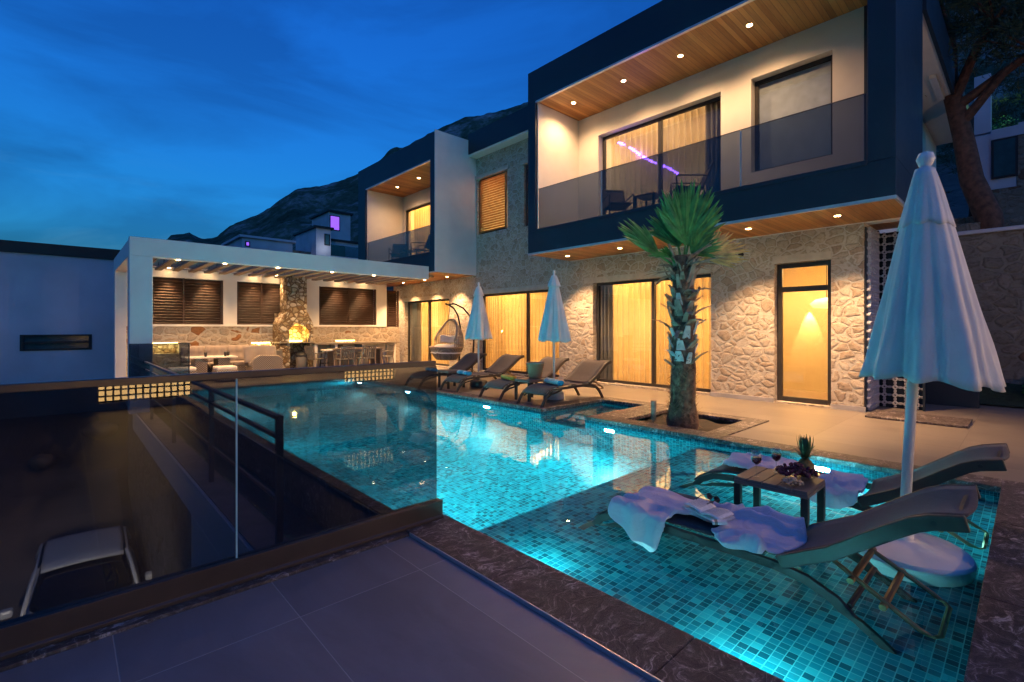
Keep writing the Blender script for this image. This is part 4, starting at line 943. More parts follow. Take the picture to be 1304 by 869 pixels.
# ------------------------------------------------------------------ table in the water and things on it
t=side_table(3.96,1.30,'taupe table standing in the shallow water between the two pool loungers',.62,.42,.50,None); t.location.z=LZ
TZ=LZ+.621
def wineglass(x,y,label):
    t=empty('wine_glass',label,'wine glass',(x,y,TZ+.001),0,'wine glasses on the pool table')
    MB().lathe([(.033,0),(.033,.002),(.006,.006),(.0035,.012),(.0035,.075),(.008,.085),(.030,.105),(.038,.130),(.036,.165),(.030,.190),(.0288,.190),(.0345,.165),(.0365,.130),(.0285,.107),(.006,.088),(0,.087)],28).build('bowl',M['cglass'],t,smooth=True)
    MB().lathe([(0,.0885),(.007,.0895),(.0275,.1085),(.0355,.130),(.0352,.142),(0,.142)],28).build('wine',M['wine'],t,smooth=True)
wineglass(3.87,1.43,'red wine glass nearest the table corner'); wineglass(4.08,1.36,'red wine glass behind the other glass and beside the grapes')
t=empty('fruit_bowl','shallow clear bowl of dark red grapes on the pool table','fruit bowl',(4.02,1.20,TZ+.001))
MB().lathe([(.06,0),(.10,.012),(.15,.05),(.152,.052),(.146,.054),(.10,.02),(0,.012)],32).build('bowl',M['cglass'],t,smooth=True)
rn=random.Random(4); m=MB()
def sph(m,c,r,seg=10,rings=7): m.lathe([(r*math.sin(PI*k/rings)+1e-5,-r*math.cos(PI*k/rings)) for k in range(rings+1)],seg,c)
for k in range(110):
    a=rn.uniform(0,6.28); q=rn.random()**.6; sph(m,(.15*q*math.cos(a),.13*q*math.sin(a)-.0,.035+.055*(1-q*q)*rn.random()+.02),rn.uniform(.012,.016),8,6)
m.build('grapes',M['grape'],t,smooth=True)
t=empty('nut_dish','clear dish heaped with cream coloured nuts at the front of the pool table','dish',(3.84,1.17,TZ+.001))
MB().lathe([(.03,0),(.05,.006),(.075,.03),(.0765,.031),(.072,.031),(.05,.01),(0,.006)],28).build('dish',M['cglass'],t,smooth=True)
m=MB(); 
for k in range(90):
    a=rn.uniform(0,6.28); q=rn.random()**.6*.07; sph(m,(q*math.cos(a),q*math.sin(a),.022+.028*(1-(q/.07)**2)*rn.random()),rn.uniform(.006,.009),7,5)
m.build('nuts',M['nuts'],t,smooth=True)
t=empty('pineapple','whole pineapple with a tall green crown behind the grapes','pineapple',(4.12,1.17,TZ+.001)); t.scale=(1.12,1.12,1.12)
m=MB(); m.grid(lambda u,v:((.056*math.sin(PI*(.08+.88*v))**.55+.004*math.sin(u*2*PI*11+v*40)*math.sin(v*60))*math.cos(u*2*PI),(.056*math.sin(PI*(.08+.88*v))**.55+.004*math.sin(u*2*PI*11+v*40)*math.sin(v*60))*math.sin(u*2*PI),.005+.115*v),44,24)
m.build('fruit',M['pinebody'],t,smooth=True)
m=MB()
for k in range(46):
    f=k/45; a=k*2.4; ln=.075+.075*(1-abs(f-.45)*1.5); lean=(1-f)*1.0+.08; w=.011
    pts=[]; 
    for j in range(6):
        s=j/5; th=lean*(1-.55*s) if f>.35 else lean*(1+.35*s); r_=.01+ln*s*math.sin(min(1.4,th)); z=.115+.05*f+ln*s*math.cos(min(1.4,th)); pts.append((r_,z,w*(1-s**1.6)+.0008))
    vs=[]
    for r_,z,ww in pts:
        for sg in (-1,1): vs.append((r_*math.cos(a)-sg*ww*math.sin(a), r_*math.sin(a)+sg*ww*math.cos(a), z+ .003*abs(sg)))
    m.add(vs,[(2*j,2*j+1,2*j+3,2*j+2) for j in range(5)])
m.build('crown',M['pineleaf'],t,fix=False)

# draped cloths: polygon in lounger space, falling over edges
def throw(label,poly,seat,n=120,seed=0,edge=None,amp=.03,mat='lilac',hang=.0):
    """poly: world xy outline; seat(x,y)->z support height or None when past the edge"""
    xs=[p[0] for p in poly]; ys=[p[1] for p in poly]; x0,x1,y0,y1=min(xs),max(xs),min(ys),max(ys)
    P2=[]
    for i in range(len(poly)):
        p0,p1,p2,p3=[Vector((*poly[(i+k)%len(poly)],0)) for k in (-1,0,1,2)]
        for q in range(6):
            t_=q/6; P2.append(tuple((.5*((2*p1)+(p2-p0)*t_+(2*p0-5*p1+4*p2-p3)*t_**2+(3*p1-p0-3*p2+p3)*t_**3))[:2]))
    poly=P2
    def inside(x,y):
        c=False; j=len(poly)-1
        for i in range(len(poly)):
            xi,yi=poly[i]; xj,yj=poly[j]
            if (yi>y)!=(yj>y) and x<(xj-xi)*(y-yi)/(yj-yi)+xi: c=not c
            j=i
        return c
    idx={}; m=MB(); vs=[]; fs=[]
    step=(y1-y0)/n; nx_=max(6,int((x1-x0)/step))
    def vid(i,j):
        if (i,j) not in idx:
            x=x0+(x1-x0)*i/nx_; y=y0+(y1-y0)*j/n
            p=Vector((x*4.2+seed*3.1,y*3.4,seed))
            wx=mn.noise(p*.8)*.9; wy=mn.noise(p*.8+Vector((9,2,0)))*.9
            r1=max(0,1-abs(mn.noise(Vector((x*4.5+wx+seed,y*1.7+wy,seed+4)))*3.2))
            r2=max(0,1-abs(mn.noise(Vector((x*2.2+wy+seed*2+y*2,y*5.5+wx*1.5-x*2,seed+8)))*3.4))
            r1=r1*r1*(3-2*r1); r2=r2*r2*(3-2*r2)
            h=amp*(.75*r1+.55*r2*(.6+mn.noise(p*.7))+.12*(mn.noise(p*2)+.6))
            q=seat(x,y); dx=.015*mn.noise(p*2+Vector((5,0,0))); dy=.02*mn.noise(p*2+Vector((0,5,0)))
            if q[0]=='on': X,Y_,Z=x+dx,y+dy,q[1]+.012+max(0,h)
            else: X,Y_,Z=q[1]+.25*amp*math.sin(y*34+seed)-.012,y+dy,q[2]+.008
            idx[(i,j)]=len(vs); vs.append((X,Y_,Z))
        return idx[(i,j)]
    for j in range(n):
        for i in range(nx_):
            if inside(x0+(x1-x0)*(i+.5)/nx_, y0+(y1-y0)*(j+.5)/n): fs.append((vid(i,j),vid(i+1,j),vid(i+1,j+1),vid(i,j+1)))
    use={}
    for f in fs:
        for q in f: use[q]=use.get(q,0)+1
    inv={v_:k_ for k_,v_ in idx.items()}
    segs_=[(Vector(poly[i-1]),Vector(poly[i])) for i in range(len(poly))]
    for q,c_ in use.items():
        if c_<4:
            i,j=inv[q]; P0=Vector((x0+(x1-x0)*i/nx_, y0+(y1-y0)*j/n)); best=None
            for A,B in segs_:
                d_=B-A; t_=max(0,min(1,(P0-A).dot(d_)/max(1e-9,d_.length_squared))); C_=A+d_*t_; e_=(C_-P0).length
                if best is None or e_<best[0]: best=(e_,C_)
            snap=best[1]; sx_,sy_=snap.x,snap.y; qq=seat(sx_,sy_); old=vs[q]
            vs[q]=(sx_,sy_,qq[1]+.008+.6*max(0,old[2]-qq[1]-.012)) if qq[0]=='on' else (qq[1]+.25*amp*math.sin(sy_*34+seed)-.012,sy_,qq[2]+.008)
    m.add(vs,fs); o=m.build('throw_cloth',M[mat],smooth=True,fix=False); m2=o.modifiers.new('s','SOLIDIFY'); m2.thickness=.0025; return tag(o,label,'throw','lilac cloths thrown over the pool loungers')
def seat_fn(xa,xb,z0,yfoot):
    def s(x,y):
        z=z0-max(0,y-yfoot)*.0
        loc=2.50-y   # distance from the foot, unscaled
        if y>yfoot: z=z0-min(.22,(y-yfoot)**1.5*2.2)
        if x<xa: return ('off',xa-.015-(xa-x)*.10,z-(xa-x)*.98)
        if x>xb: return ('off',xb+.015+(x-xb)*.10,z-(x-xb)*.98)
        return ('on',z)
    return s
sf=seat_fn(3.04,3.70,LZ+.418,2.12)
throw('lilac cloth at the foot of the near pool lounger, one corner hanging to the water',[(3.60,2.16),(3.20,2.17),(2.98,2.16),(2.86,1.98),(2.76,1.80),(2.98,1.72),(3.12,1.70),(3.17,1.62),(3.20,1.50),(3.30,1.44),(3.42,1.50),(3.48,1.66),(3.54,1.8)],sf,seed=1,amp=.05)
throw('lilac cloth under the open book on the near pool lounger',[(3.62,1.55),(3.40,1.58),(3.28,1.54),(3.20,1.40),(3.08,1.42),(3.01,1.30),(3.03,1.12),(3.09,.99),(3.30,.94),(3.50,.99),(3.60,1.10),(3.58,1.22),(3.66,1.30),(3.66,1.45)],sf,seed=5,amp=.065)
sf2=seat_fn(4.53,5.19,LZ+.418,2.04)
throw('lilac cloth at the foot end of the far pool lounger behind the wine glasses',[(5.1,2.02),(4.75,2.06),(4.60,1.98),(4.56,1.7),(4.62,1.5),(4.9,1.45),(5.12,1.5)],sf2,seed=9,amp=.06)
throw('lilac cloth folded near the backrest of the far pool lounger',[(4.50,1.26),(4.95,1.24),(5.12,1.14),(5.10,1.0),(4.85,.93),(4.55,.92),(4.44,1.0),(4.42,1.15)],sf2,seed=12,amp=.055)
# open book, sunglasses, small box
BZ=LZ+.418+.066
t=empty('open_book','open book with printed pages lying on the lilac cloth','book',(3.26,1.52,BZ)); t.rotation_euler=(0,R(-7),R(82)); t.scale=(1.2,1.2,1.2)
for s in (-1,1):
    mb=MB(); mb.grid(lambda u,v:(s*(.004+.105*u),(v-.5)*.15,.006+.016*math.sin(u*PI*.8)+.0),10,6); mb.build('page',M['page'],t,smooth=True,solid=.008)
m=MB()
for s in (-1,1):
    for k in range(13): m.box(s*.018,s*.095,-.06+k*.0098,-.058+k*.0098,.0285-.0,.0288)
m.build('print',plain('ink',(.2,.19,.2),.9,bmp=0),t)
MB().box(-.115,.115,-.08,.08,-.006,.001).build('cover',M['white'],t)
t=empty('sunglasses','dark sunglasses lying at the top of the open book','sunglasses',(3.40,1.55,BZ+.042)); t.rotation_euler=(R(0),0,R(70))
m=MB()
for s in (-1,1): m.tube([(s*.034+.024*math.cos(a),.0,.012+.019*math.sin(a)) for a in [k*2*PI/18 for k in range(19)]],.0035,6); m.tube([(s*.06,0,.02),(s*.062,.06,.016),(s*.05,.11,.0)],.003,6)
m.tube([(-.012,0,.018),(0,0,.022),(.012,0,.018)],.003,6); m.build('frame',M['black'],t)
for s in (-1,1): MB().tube([(s*.034,-.0015,.012),(s*.034,.0015,.012)],.023,18).build('lens',M['carglass'],t)
t=empty('small_box','small white packet lying in front of the open book','packet',(3.12,1.38,BZ-.004)); t.rotation_euler=(0,R(6),R(120))
MB().box(-.045,.045,-.022,.022,0,.02).build('carton',M['page'],t,bevel=.002); MB().box(.012,.03,-.0225,.0225,-.0003,.0203).build('band',M['rattan'],t)

# ------------------------------------------------------------------ palm
pl=empty('palm_tree','small fan palm with rough trunk and one tall green fan growing in the planter','palm',(6.98,3.66,-.09))
rn=random.Random(11)
def trunk_r(z): return .19-.035*z/2.4+(.04*math.exp(-((z-.1)/.2)**2))
m=MB(); m.grid(lambda u,v:((trunk_r(v*2.65)+.018*mn.noise(Vector((math.cos(u*2*PI)*3,math.sin(u*2*PI)*3,v*14))))*math.cos(u*2*PI)+.02*math.sin(v*3),(trunk_r(v*2.65)+.018*mn.noise(Vector((math.cos(u*2*PI)*3,math.sin(u*2*PI)*3,v*14))))*math.sin(u*2*PI),v*2.65),40,80)
m.build('trunk',M['palmbark'],pl,smooth=True)
def boot(m,z,a,ln,up,w,th=.03,curl=0):
    r0=trunk_r(z)-.03; pts=[]
    for j in range(5):
        s=j/4; el=up+curl*s; pts.append((r0+ln*s*math.cos(el)*(1), z+ln*s*math.sin(el), w*(1-.45*s), th*(1-.4*s)))
    vs=[]
    ca,sa=math.cos(a),math.sin(a)
    for r_,zz,ww,tt in pts:
        for sx,sz in ((-1,-1),(1,-1),(1,1),(-1,1)):
            rr=r_-sz*tt*.5*math.sin(up); z_=zz+sz*tt*.5*math.cos(up); vs.append((rr*ca-sx*ww*.5*sa, rr*sa+sx*ww*.5*ca, z_))
    m.add(vs,[(i*4+k,i*4+(k+1)%4,(i+1)*4+(k+1)%4,(i+1)*4+k) for i in range(4) for k in range(4)]+[(16,17,18,19)])
m=MB(); mc=MB(); k=0; z=.95
while z<2.62:
    for q in range(4):
        a=k*2.399+rn.uniform(-.25,.25); k+=1; zz=z+rn.uniform(-.03,.03)
        ln=rn.uniform(.12,.27) if rn.random()<.72 else rn.uniform(.28,.42); up=rn.uniform(.5,1.25)
        cut = 1.0<zz<1.42 and rn.random()<.75 or (1.75<zz<1.9 and rn.random()<.4)
        boot(mc if cut else m, zz, a, ln*(.75 if cut else 1), 1.15 if cut else up, rn.uniform(.06,.14), rn.uniform(.015,.035), rn.uniform(-1.0,.3) if ln>.27 else 0)
    z+=.085
m.build('leaf_base',M['boot'],pl,fix=True); mc.build('cut_leaf_base',M['bootcut'],pl)
m=MB()
for k in range(1500):
    z=rn.uniform(0.02,1.1) if k<1000 else rn.uniform(1.1,2.6); a=rn.uniform(0,6.283); r_=trunk_r(z)-.01; ln=rn.uniform(.04,.13); d=rn.uniform(-.9,.6); w=rn.uniform(.004,.016)
    ca,sa=math.cos(a),math.sin(a); p0=Vector((r_*ca,r_*sa,z)); p1=p0+Vector((ca*ln*.7+sa*d*ln,sa*ln*.7-ca*d*ln,ln*rn.uniform(-.8,.9))); s_=Vector((-sa,ca,0))*w
    m.add([p0-s_,p0+s_,p1+s_*.3,p1-s_*.3],[(0,1,2,3)])
m.build('fibre',M['palmbark'],pl,fix=False)
def fan(name,base,hub,axis,normal,rad,n,spread,mat,seed,droop=.25,stem=True,fold=.35):
    rn=random.Random(seed); m=MB(); base=Vector(base); hub=Vector(hub); ax=Vector(axis).normalized(); nn=Vector(normal).normalized(); nn=(nn-ax*nn.dot(ax)).normalized(); sd=ax.cross(nn)
    for k in range(n):
        f=(k/(n-1)-.5)*2; a=f*spread; d=(ax*math.cos(a)+sd*math.sin(a)).normalized()
        ln=rad*(1-.28*abs(f)**2)*rn.uniform(.88,1.05); w=rad*.036*(1.1)*1.25; dn=rn.uniform(.2,1.2)*droop; tw=rn.uniform(-.06,.06)
        segs=7; vs=[]; acr=(sd*math.cos(a)-ax*math.sin(a))
        for j in range(segs+1):
            s=j/segs; ww=w*(.18+1.0*min(1,s*2.4))*(1-s**2.6*.97); zz=-dn*rad*s*s*.5+ (fold*rad*.06*((k%2)*2-1)*0); c=hub+d*ln*s+nn*(abs(f)*fold*rad*s*.4+tw*rad*s)+Vector((0,0,-1))*dn*rad*s**2.5*.45
            vs+= [c-acr*ww-nn*ww*.0, c+nn*ww*.7, c+acr*ww]
        m.add(vs,[(3*j+q,3*j+q+1,3*j+q+4,3*j+q+3) for j in range(segs) for q in range(2)])
    if stem: m.tube([base,base*.6+hub*.4+nn*.02,hub],[.028,.02,.014],8)
    return m.build(name,M[mat],pl,fix=False)
CR=Vector((-.68,-.733,0)) # towards the viewer side of the crown
side=Vector((.733,-.68,0)); UP=Vector((0,0,1))
fan('frond',(0,0,2.45),tuple(CR*.12+Vector((0,0,2.80))),tuple(UP+CR*.18),CR,.98,30,.80,'leaf',1,.08)
fan('frond',(0,0,2.45),tuple(side*.08+Vector((0,0,2.80))),tuple(UP+side*.22-CR*.2),CR,.86,24,.85,'leaf',2,.2)
fan('frond',(0,0,2.4),tuple(side*-.06+Vector((0,0,2.78))),tuple(UP*.9-side*.30-CR*.1),CR,.80,24,.75,'leaf',3,.2)
fan('frond',(0,0,2.4),tuple(side*.10+CR*.08+Vector((0,0,2.66))),tuple(UP*.6+side*.55+CR*.3),CR,.50,18,.8,'leaf',8,.3)
fan('frond',tuple(side*-.05+Vector((0,0,2.42))),tuple(side*-.36+Vector((0,0,2.66))),tuple(side*-1+UP*.85),CR+UP*.35,.80,18,.36,'leaf',4,.12)
fan('frond',tuple(side*-.05+Vector((0,0,2.42))),tuple(side*-.22+CR*.15+Vector((0,0,2.60))),tuple(side*-1+UP*.25+CR*.4),CR*-.3+UP,.42,16,.7,'leaf',9,.5)
fan('dry_frond',tuple(side*.05+Vector((0,0,2.40))),tuple(side*.30+CR*.1+Vector((0,0,2.60))),tuple(side*1+UP*.42),CR+UP*.35,.66,18,.80,'leafdry',5,.15)
m=MB()
for k in range(26):
    a=k*2.4; ln=rn.uniform(.3,.6); up=rn.uniform(.15,1.3); ca,sa=math.cos(a),math.sin(a); p=[Vector((.1*ca,.1*sa,2.35+.02*(k%8)))]
    for j in range(1,5): s=j/4; p.append(Vector(((.1+ln*s*math.cos(up))*ca,(.1+ln*s*math.cos(up))*sa,2.35+.02*(k%8)+ln*s*math.sin(up)-.12*s*s)))
    m.tube(p,[.016,.012,.009,.006,.002],6)
m.build('old_stalk',M['boot'],pl)
# slender palm sheath at the trunk base, no lamp
t=empty('garden_spike_lamp','small dark grey spike lamp left of the palm trunk','lamp',(6.68,3.98,-.09))
MB().lathe([(.01,0),(.012,.10),(.035,.12),(.045,.42),(.04,.42),(0,.40)],14).build('housing',M['boot'],t,smooth=True)

# ------------------------------------------------------------------ hanging egg chair
eg=empty('egg_chair','double wicker hanging egg chair with cream cushion on an arched stand','hanging chair',(8.9,12.65,0)); eg.scale=(1.12,1.12,1.0)
ez=.98; fdir=R(-158) # opening direction
def egg(th,ph,k=1.0):   # th around, ph from bottom(0) to top(1)
    z=-.55+1.30*ph; r=.60*math.sin(PI*min(1,(.10+.80*ph)))**.62*(1-.18*ph)
    return Vector((r*math.cos(th)*.82*k, r*math.sin(th)*1.05*k, z))
m=MB()
EH=lambda a: 1.0-.52*min(1,abs(a)/98)**3.2
for k in range(25):
    ad=-98+k*196/24; th=R(ad); top=EH(ad)
    m.tube([egg(th,.02+(top-.02)*j/14) for j in range(15)],.011,5)
for j in range(20):
    ph=.30+.70*j/19; lim=98*min(1,max(.02,(1-ph)/.52))**(1/3.2)
    m.tube([egg(R(-lim+2*lim*k/24),ph) for k in range(25)],.009,5)
m.tube([egg(R(-98+k*196/32),EH(-98+k*196/32)) for k in range(33)],.032,8)
b_=m.build('basket',M['rattan'],eg,smooth=True)
m=MB(); m.grid(lambda u,v: egg(u*2*PI,.02+.30*v)*1.0,48,8); b2=m.build('seat_bowl',M['wicker'],eg,smooth=True,solid=.02)
m=MB(); m.tube([egg(k*2*PI/32,.32) for k in range(33)],.03,8); b3=m.build('bowl_rim',M['rattan'],eg,smooth=True)
m=MB()
def cush(u,v):
    a=u*2*PI; q=v; p=egg(a,.30)*q*.97; return (p.x,p.y,-.20+.16*(1-q**4)+.035*mn.noise(Vector((p.x*7,p.y*7,1)))-.12*q**6)
m.grid(cush,36,12); b4=m.build('cushion',M['cream'],eg,smooth=True,fix=False)
b5=MB().grid(lambda u,v:egg(R(-80+160*u),.42+.2*v)*.88+Vector((0,0,.04*mn.noise(Vector((u*6,v*4,0))))),24,8).build('back_cushion',M['cream'],eg,smooth=True,solid=.12)
for o in (b_,b2,b3,b4,b5): o.location=(0,0,ez); o.rotation_euler=(0,0,R(-6))
m=MB()
for s in (-1,1):
    pts=[(.55,s*.32-.15,.02),(.62,s*.32-.15,1.0),(.60,s*.30-.15,1.5),(.50,s*.27-.15,1.85),(.32,s*.22-.15,2.08),(.10,s*.17-.15,2.19),(-.02,s*.15-.15,2.22)]
    m.tube([Vector(p) for p in pts],.026,10)
m.tube([(.02,-.32,2.20),(.02,.02,2.20)],.022,8)
m.tube([(.02,-.15,2.2),(.02,-.12,1.95),(.03,-.05,1.72)],.008,6)
for k in range(1): m.tube([(.58*math.cos(a)+.1,.62*math.sin(a)-.1,.03) for a in [q*2*PI/32 for q in range(33)]],.026,8)
m.build('stand',M['black'],eg,smooth=True)
m=MB(); a0=Matrix.Rotation(R(-6),3,'Z')
m.tube([(.03,-.05,1.72),a0@egg(R(-45),EH(45))+Vector((0,0,ez))],.006,5); m.tube([(.03,-.05,1.72),a0@egg(R(45),EH(45))+Vector((0,0,ez))],.006,5); m.tube([(.03,-.05,1.72),a0@egg(R(0),1.0)+Vector((0,0,ez))],.006,5); m.build('rope',M['rattan'],eg)

# ------------------------------------------------------------------ foreground glass fence
fe=empty('glass_fence','tinted glass fence with dark metal base and handrail in the foreground','fence',(-4,3.05,0))
def fb(m,name,mat,**k): m.v=[(a+4,b-3.05,c) for a,b,c in m.v]; return m.build(name,mat,fe,**k)
fb(MB().box(-4,.712,3.060,3.072,.12,1.165),'pane',M['fence_glass']); fb(MB().box(.722,2.065,3.060,3.072,.12,1.165),'pane',M['fence_glass'])
fb(MB().box(.7125,.7215,3.060,3.072,.13,1.16),'joint_edge',plain('glass_edge',(.30,.55,.60),.2,bmp=0))
fb(MB().box(-4,2.05,3.045,3.087,1.166,1.204),'handrail',M['rail'],bevel=.004)
m=MB(); m.prism([(3.02,.017),(3.115,.017),(3.115,.03),(3.105,.04),(3.105,.15),(3.03,.15),(3.03,.045),(3.02,.035)],'x',-4,2.10); fb(m,'base_channel',M['rail'],bevel=.002)
# black railing along the infinity side
rl=empty('pool_railing','black steel post and bar railing running beside the infinity edge','railing',(1.28,4.05,-.38))
ys_=[4.15,6.6,9.25,11.9,13.1]
for y in ys_: MB().box(-.025,.025,y-4.05-.025,y-4.05+.025,0,1.12).build('post',M['railsteel'],rl)
for h_,w_ in ((1.12,.05),(.96,.03),(.80,.03),(.45,.02)): MB().box(-w_/2,w_/2,.076,13.1-4.05,h_-.03,h_+.0).build('rail',M['railsteel'],rl)

# ------------------------------------------------------------------ left neighbour
nb=empty('neighbour_building','flat roofed white neighbour building with one narrow horizontal window','building',(-12,19.5,-4.6))
def nbp(m,name,mat,**k): m.v=[(a+12,b-19.5,c+4.6) for a,b,c in m.v]; return m.build(name,mat,nb,**k)
m=MB(); a,b,c,d=-.91,.63,.80,1.26
m.box(-12,a,19.5,19.8,-4.6,3.58); m.box(b,1.30,19.5,19.8,-4.6,3.58); m.box(a,b,19.5,19.8,-4.6,c); m.box(a,b,19.5,19.8,d,3.58); m.box(1.1,1.30,19.8,27,-4.6,3.58); m.box(-12,1.1,26,27,-4.6,3.58)
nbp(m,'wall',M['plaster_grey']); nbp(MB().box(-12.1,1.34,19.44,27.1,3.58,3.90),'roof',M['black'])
m=MB(); m.box(a,b,19.47,19.6,c,c+.05); m.box(a,b,19.47,19.6,d-.05,d); m.box(a,a+.07,19.47,19.6,c+.05,d-.05); m.box(b-.07,b,19.47,19.6,c+.05,d-.05); m.box(a+.07,b-.07,19.48,19.58,(c+d)/2-.03,(c+d)/2+.03)
nbp(m,'window',M['black']); nbp(MB().box(a+.07,b-.07,19.56,19.57,c+.05,d-.05),'pane',M['bluewin'])
# rocks on the earth slope
rn=random.Random(21)
for k in range(9):
    x=rn.uniform(-5.5,.8); y=rn.uniform(16.6,18.9); s=rn.uniform(.12,.42); bm_=MB()
    bm_.grid(lambda u,v:tuple(Vector((math.cos(u*2*PI)*math.sin(v*PI+1e-4),math.sin(u*2*PI)*math.sin(v*PI+1e-4),math.cos(v*PI)*.7))*(1+.35*mn.noise(Vector((math.cos(u*2*PI)*2+k,math.sin(u*2*PI)*2,v*3))))*s),14,9)
    o=bm_.build('boulder',M['paving'],smooth=True); o.location=(x,y,gh(x,y)+s*.3); tag(o,'dark boulder half buried in the earth slope','boulder','boulders on the earth slope')

# ------------------------------------------------------------------ parked car (seen from above the deck)
car=empty('parked_car','white car with dark windscreen parked on the driveway below the glass fence','car',(.22,10.6,-4.58)); car.rotation_euler=(0,0,R(-2))
def loft(secs,mat,name,par,smooth=True,sub=1):
    m=MB(); n=len(secs[0]); vs=[p for s in secs for p in s]
    m.add(vs,[(i*n+k,i*n+(k+1)%n,(i+1)*n+(k+1)%n,(i+1)*n+k) for i in range(len(secs)-1) for k in range(n)]+[tuple(range(n))[::-1],tuple((len(secs)-1)*n+k for k in range(n))]); return m.build(name,mat,par,smooth=smooth,sub=sub)
# body: sections across x at given y; z belt line
def ring(y,w,z0,z1,r=.12): return [(-w,y,z0+r),(-w+r*.5,y,z0),(w-r*.5,y,z0),(w,y,z0+r),(w,y,(z0+z1)/2),(w-.02,y,z1-r),(w-r*1.2,y,z1),(-w+r*1.2,y,z1),(-w+.02,y,z1-r),(-w,y,(z0+z1)/2)]
loft([ring(0,.70,.35,.62,.1),ring(.12,.82,.25,.80),ring(.6,.87,.2,.93),ring(1.25,.89,.2,1.0),ring(2.2,.9,.2,1.02),ring(3.4,.89,.2,1.02),ring(4.0,.87,.22,1.02),ring(4.22,.80,.3,.85)],M['carpaint'],'body',car)
loft([ring(1.2,.80,.96,1.02,.02),ring(1.75,.70,.97,1.33,.06),ring(2.05,.66,.98,1.47,.07),ring(3.5,.66,.98,1.49,.07),ring(3.9,.70,.98,1.30,.06),ring(4.12,.74,.96,1.05,.02)],M['carglass'],'window_band',car)
m=MB(); m.grid(lambda u,v:((u-.5)*1.26*(1-.04*math.cos(v*PI)**2),1.98+1.72*v,1.50+.03*math.sin(u*PI)+.015*math.sin(v*PI)-.05*(1-min(1,v*8))-.03*(1-min(1,(1-v)*8))),16,20); m.build('roof',M['carpaint'],car,smooth=True,solid=.03)
for s in (-1,1):
    MB().tube([(s*.80,1.18,1.0),(s*.715,1.7,1.36),(s*.66,2.05,1.50),(s*.66,3.4,1.515),(s*.70,3.85,1.36),(s*.80,4.1,1.02)],.035,8).build('roof_pillar',M['carpaint'],car,smooth=True)
    MB().box(s*.62,s*.65,2.05,3.5,1.52,1.55).build('roof_rail',M['frame'],car)
    MB().box(s*.92,s*1.10,1.45,1.62,.98,1.12).build('mirror',M['carpaint'],car,bevel=.04)
    MB().box(s*.55,s*.80,-.02,.06,.58,.74).build('headlight',M['bluewin'],car,bevel=.03)
    for y in (.85,3.45):
        w=MB(); w.lathe([(.20,-.1),(.30,-.1),(.33,-.06),(.33,.06),(.30,.1),(.20,.1)],24); o=w.build('wheel',M['tyre'],car,smooth=True); o.rotation_euler=(0,R(90),0); o.location=(s*.82,y,.33)
        rmm=MB().lathe([(0,-.06),(.19,-.08),(.205,0),(.19,.08),(0,.06)],20).build('rim',M['trim'],o)
MB().box(-.45,.45,-.03,.04,.38,.52).build('grille',M['black'],car,bevel=.01)
MB().tube([(-.1,3.55,1.53),(-.1,3.68,1.66)],.006,6).build('aerial',M['black'],car)
m=MB(); m.tube([(-.5,1.22,1.03),(-.1,1.3,1.06),(.05,1.32,1.06)],.01,6); m.tube([(.1,1.22,1.03),(.5,1.3,1.06)],.01,6); m.build('wiper',M['black'],car)

# ------------------------------------------------------------------ balcony furniture
def arm_chair(x,y,z,rz,label,gr):
    t=empty('balcony_chair',label,'chair',(x,y,z),rz,gr)
    MB().grid(lambda u,v:((u-.5)*.50,-.25+.50*v,.40-.05*v-.02*math.sin(u*PI)),6,6).build('seat',M['sling'],t,smooth=True,solid=.012)
    MB().grid(lambda u,v:((u-.5)*.50,.26+.20*v+.02*math.sin(u*PI),.38+.48*v),6,8).build('backrest',M['sling'],t,smooth=True,solid=.012)
    for s in (-1,1):
        MB().tube([(s*.28,-.26,0),(s*.28,-.27,.58),(s*.28,-.24,.60),(s*.28,.22,.58),(s*.28,.34,.56)],.017,8).build('armrest',M['frame'],t)
        MB().tube([(s*.28,.34,0),(s*.27,.24,.36),(s*.26,.46,.87)],.017,8).build('leg',M['frame'],t)
    m=MB(); m.tube([(-.26,.46,.87),(.26,.46,.87)],.016,8); m.tube([(-.28,-.25,.40),(.28,-.25,.40)],.014,8); m.tube([(-.28,.25,.35),(.28,.25,.35)],.014,8); m.build('frame_bar',M['frame'],t); return t
g1='chairs on the near balcony'
arm_chair(9.45,6.55,3.905,R(-38),'left sling chair behind the glass of the near balcony',g1); arm_chair(9.35,4.80,3.905,R(-140),'right sling chair behind the glass of the near balcony',g1)
def bt(x,y,label):
    t=empty('balcony_table',label,'table',(x,y,3.905)); MB().box(-.25,.25,-.25,.25,.42,.45).build('tabletop',M['frame'],t,bevel=.005)
    for sx in (-1,1):
        for sy in (-1,1): MB().box(sx*.2,sx*.24,sy*.2,sy*.24,0,.419).build('leg',M['frame'],t)
bt(9.45,5.72,'low dark table between the two near balcony chairs'); 
arm_chair(9.5,15.05,3.905,R(-150),'right sling chair on the far balcony','chairs on the far balcony'); arm_chair(9.5,16.75,3.905,R(-40),'left sling chair on the far balcony','chairs on the far balcony'); bt(9.5,15.95,'low dark table on the far balcony')

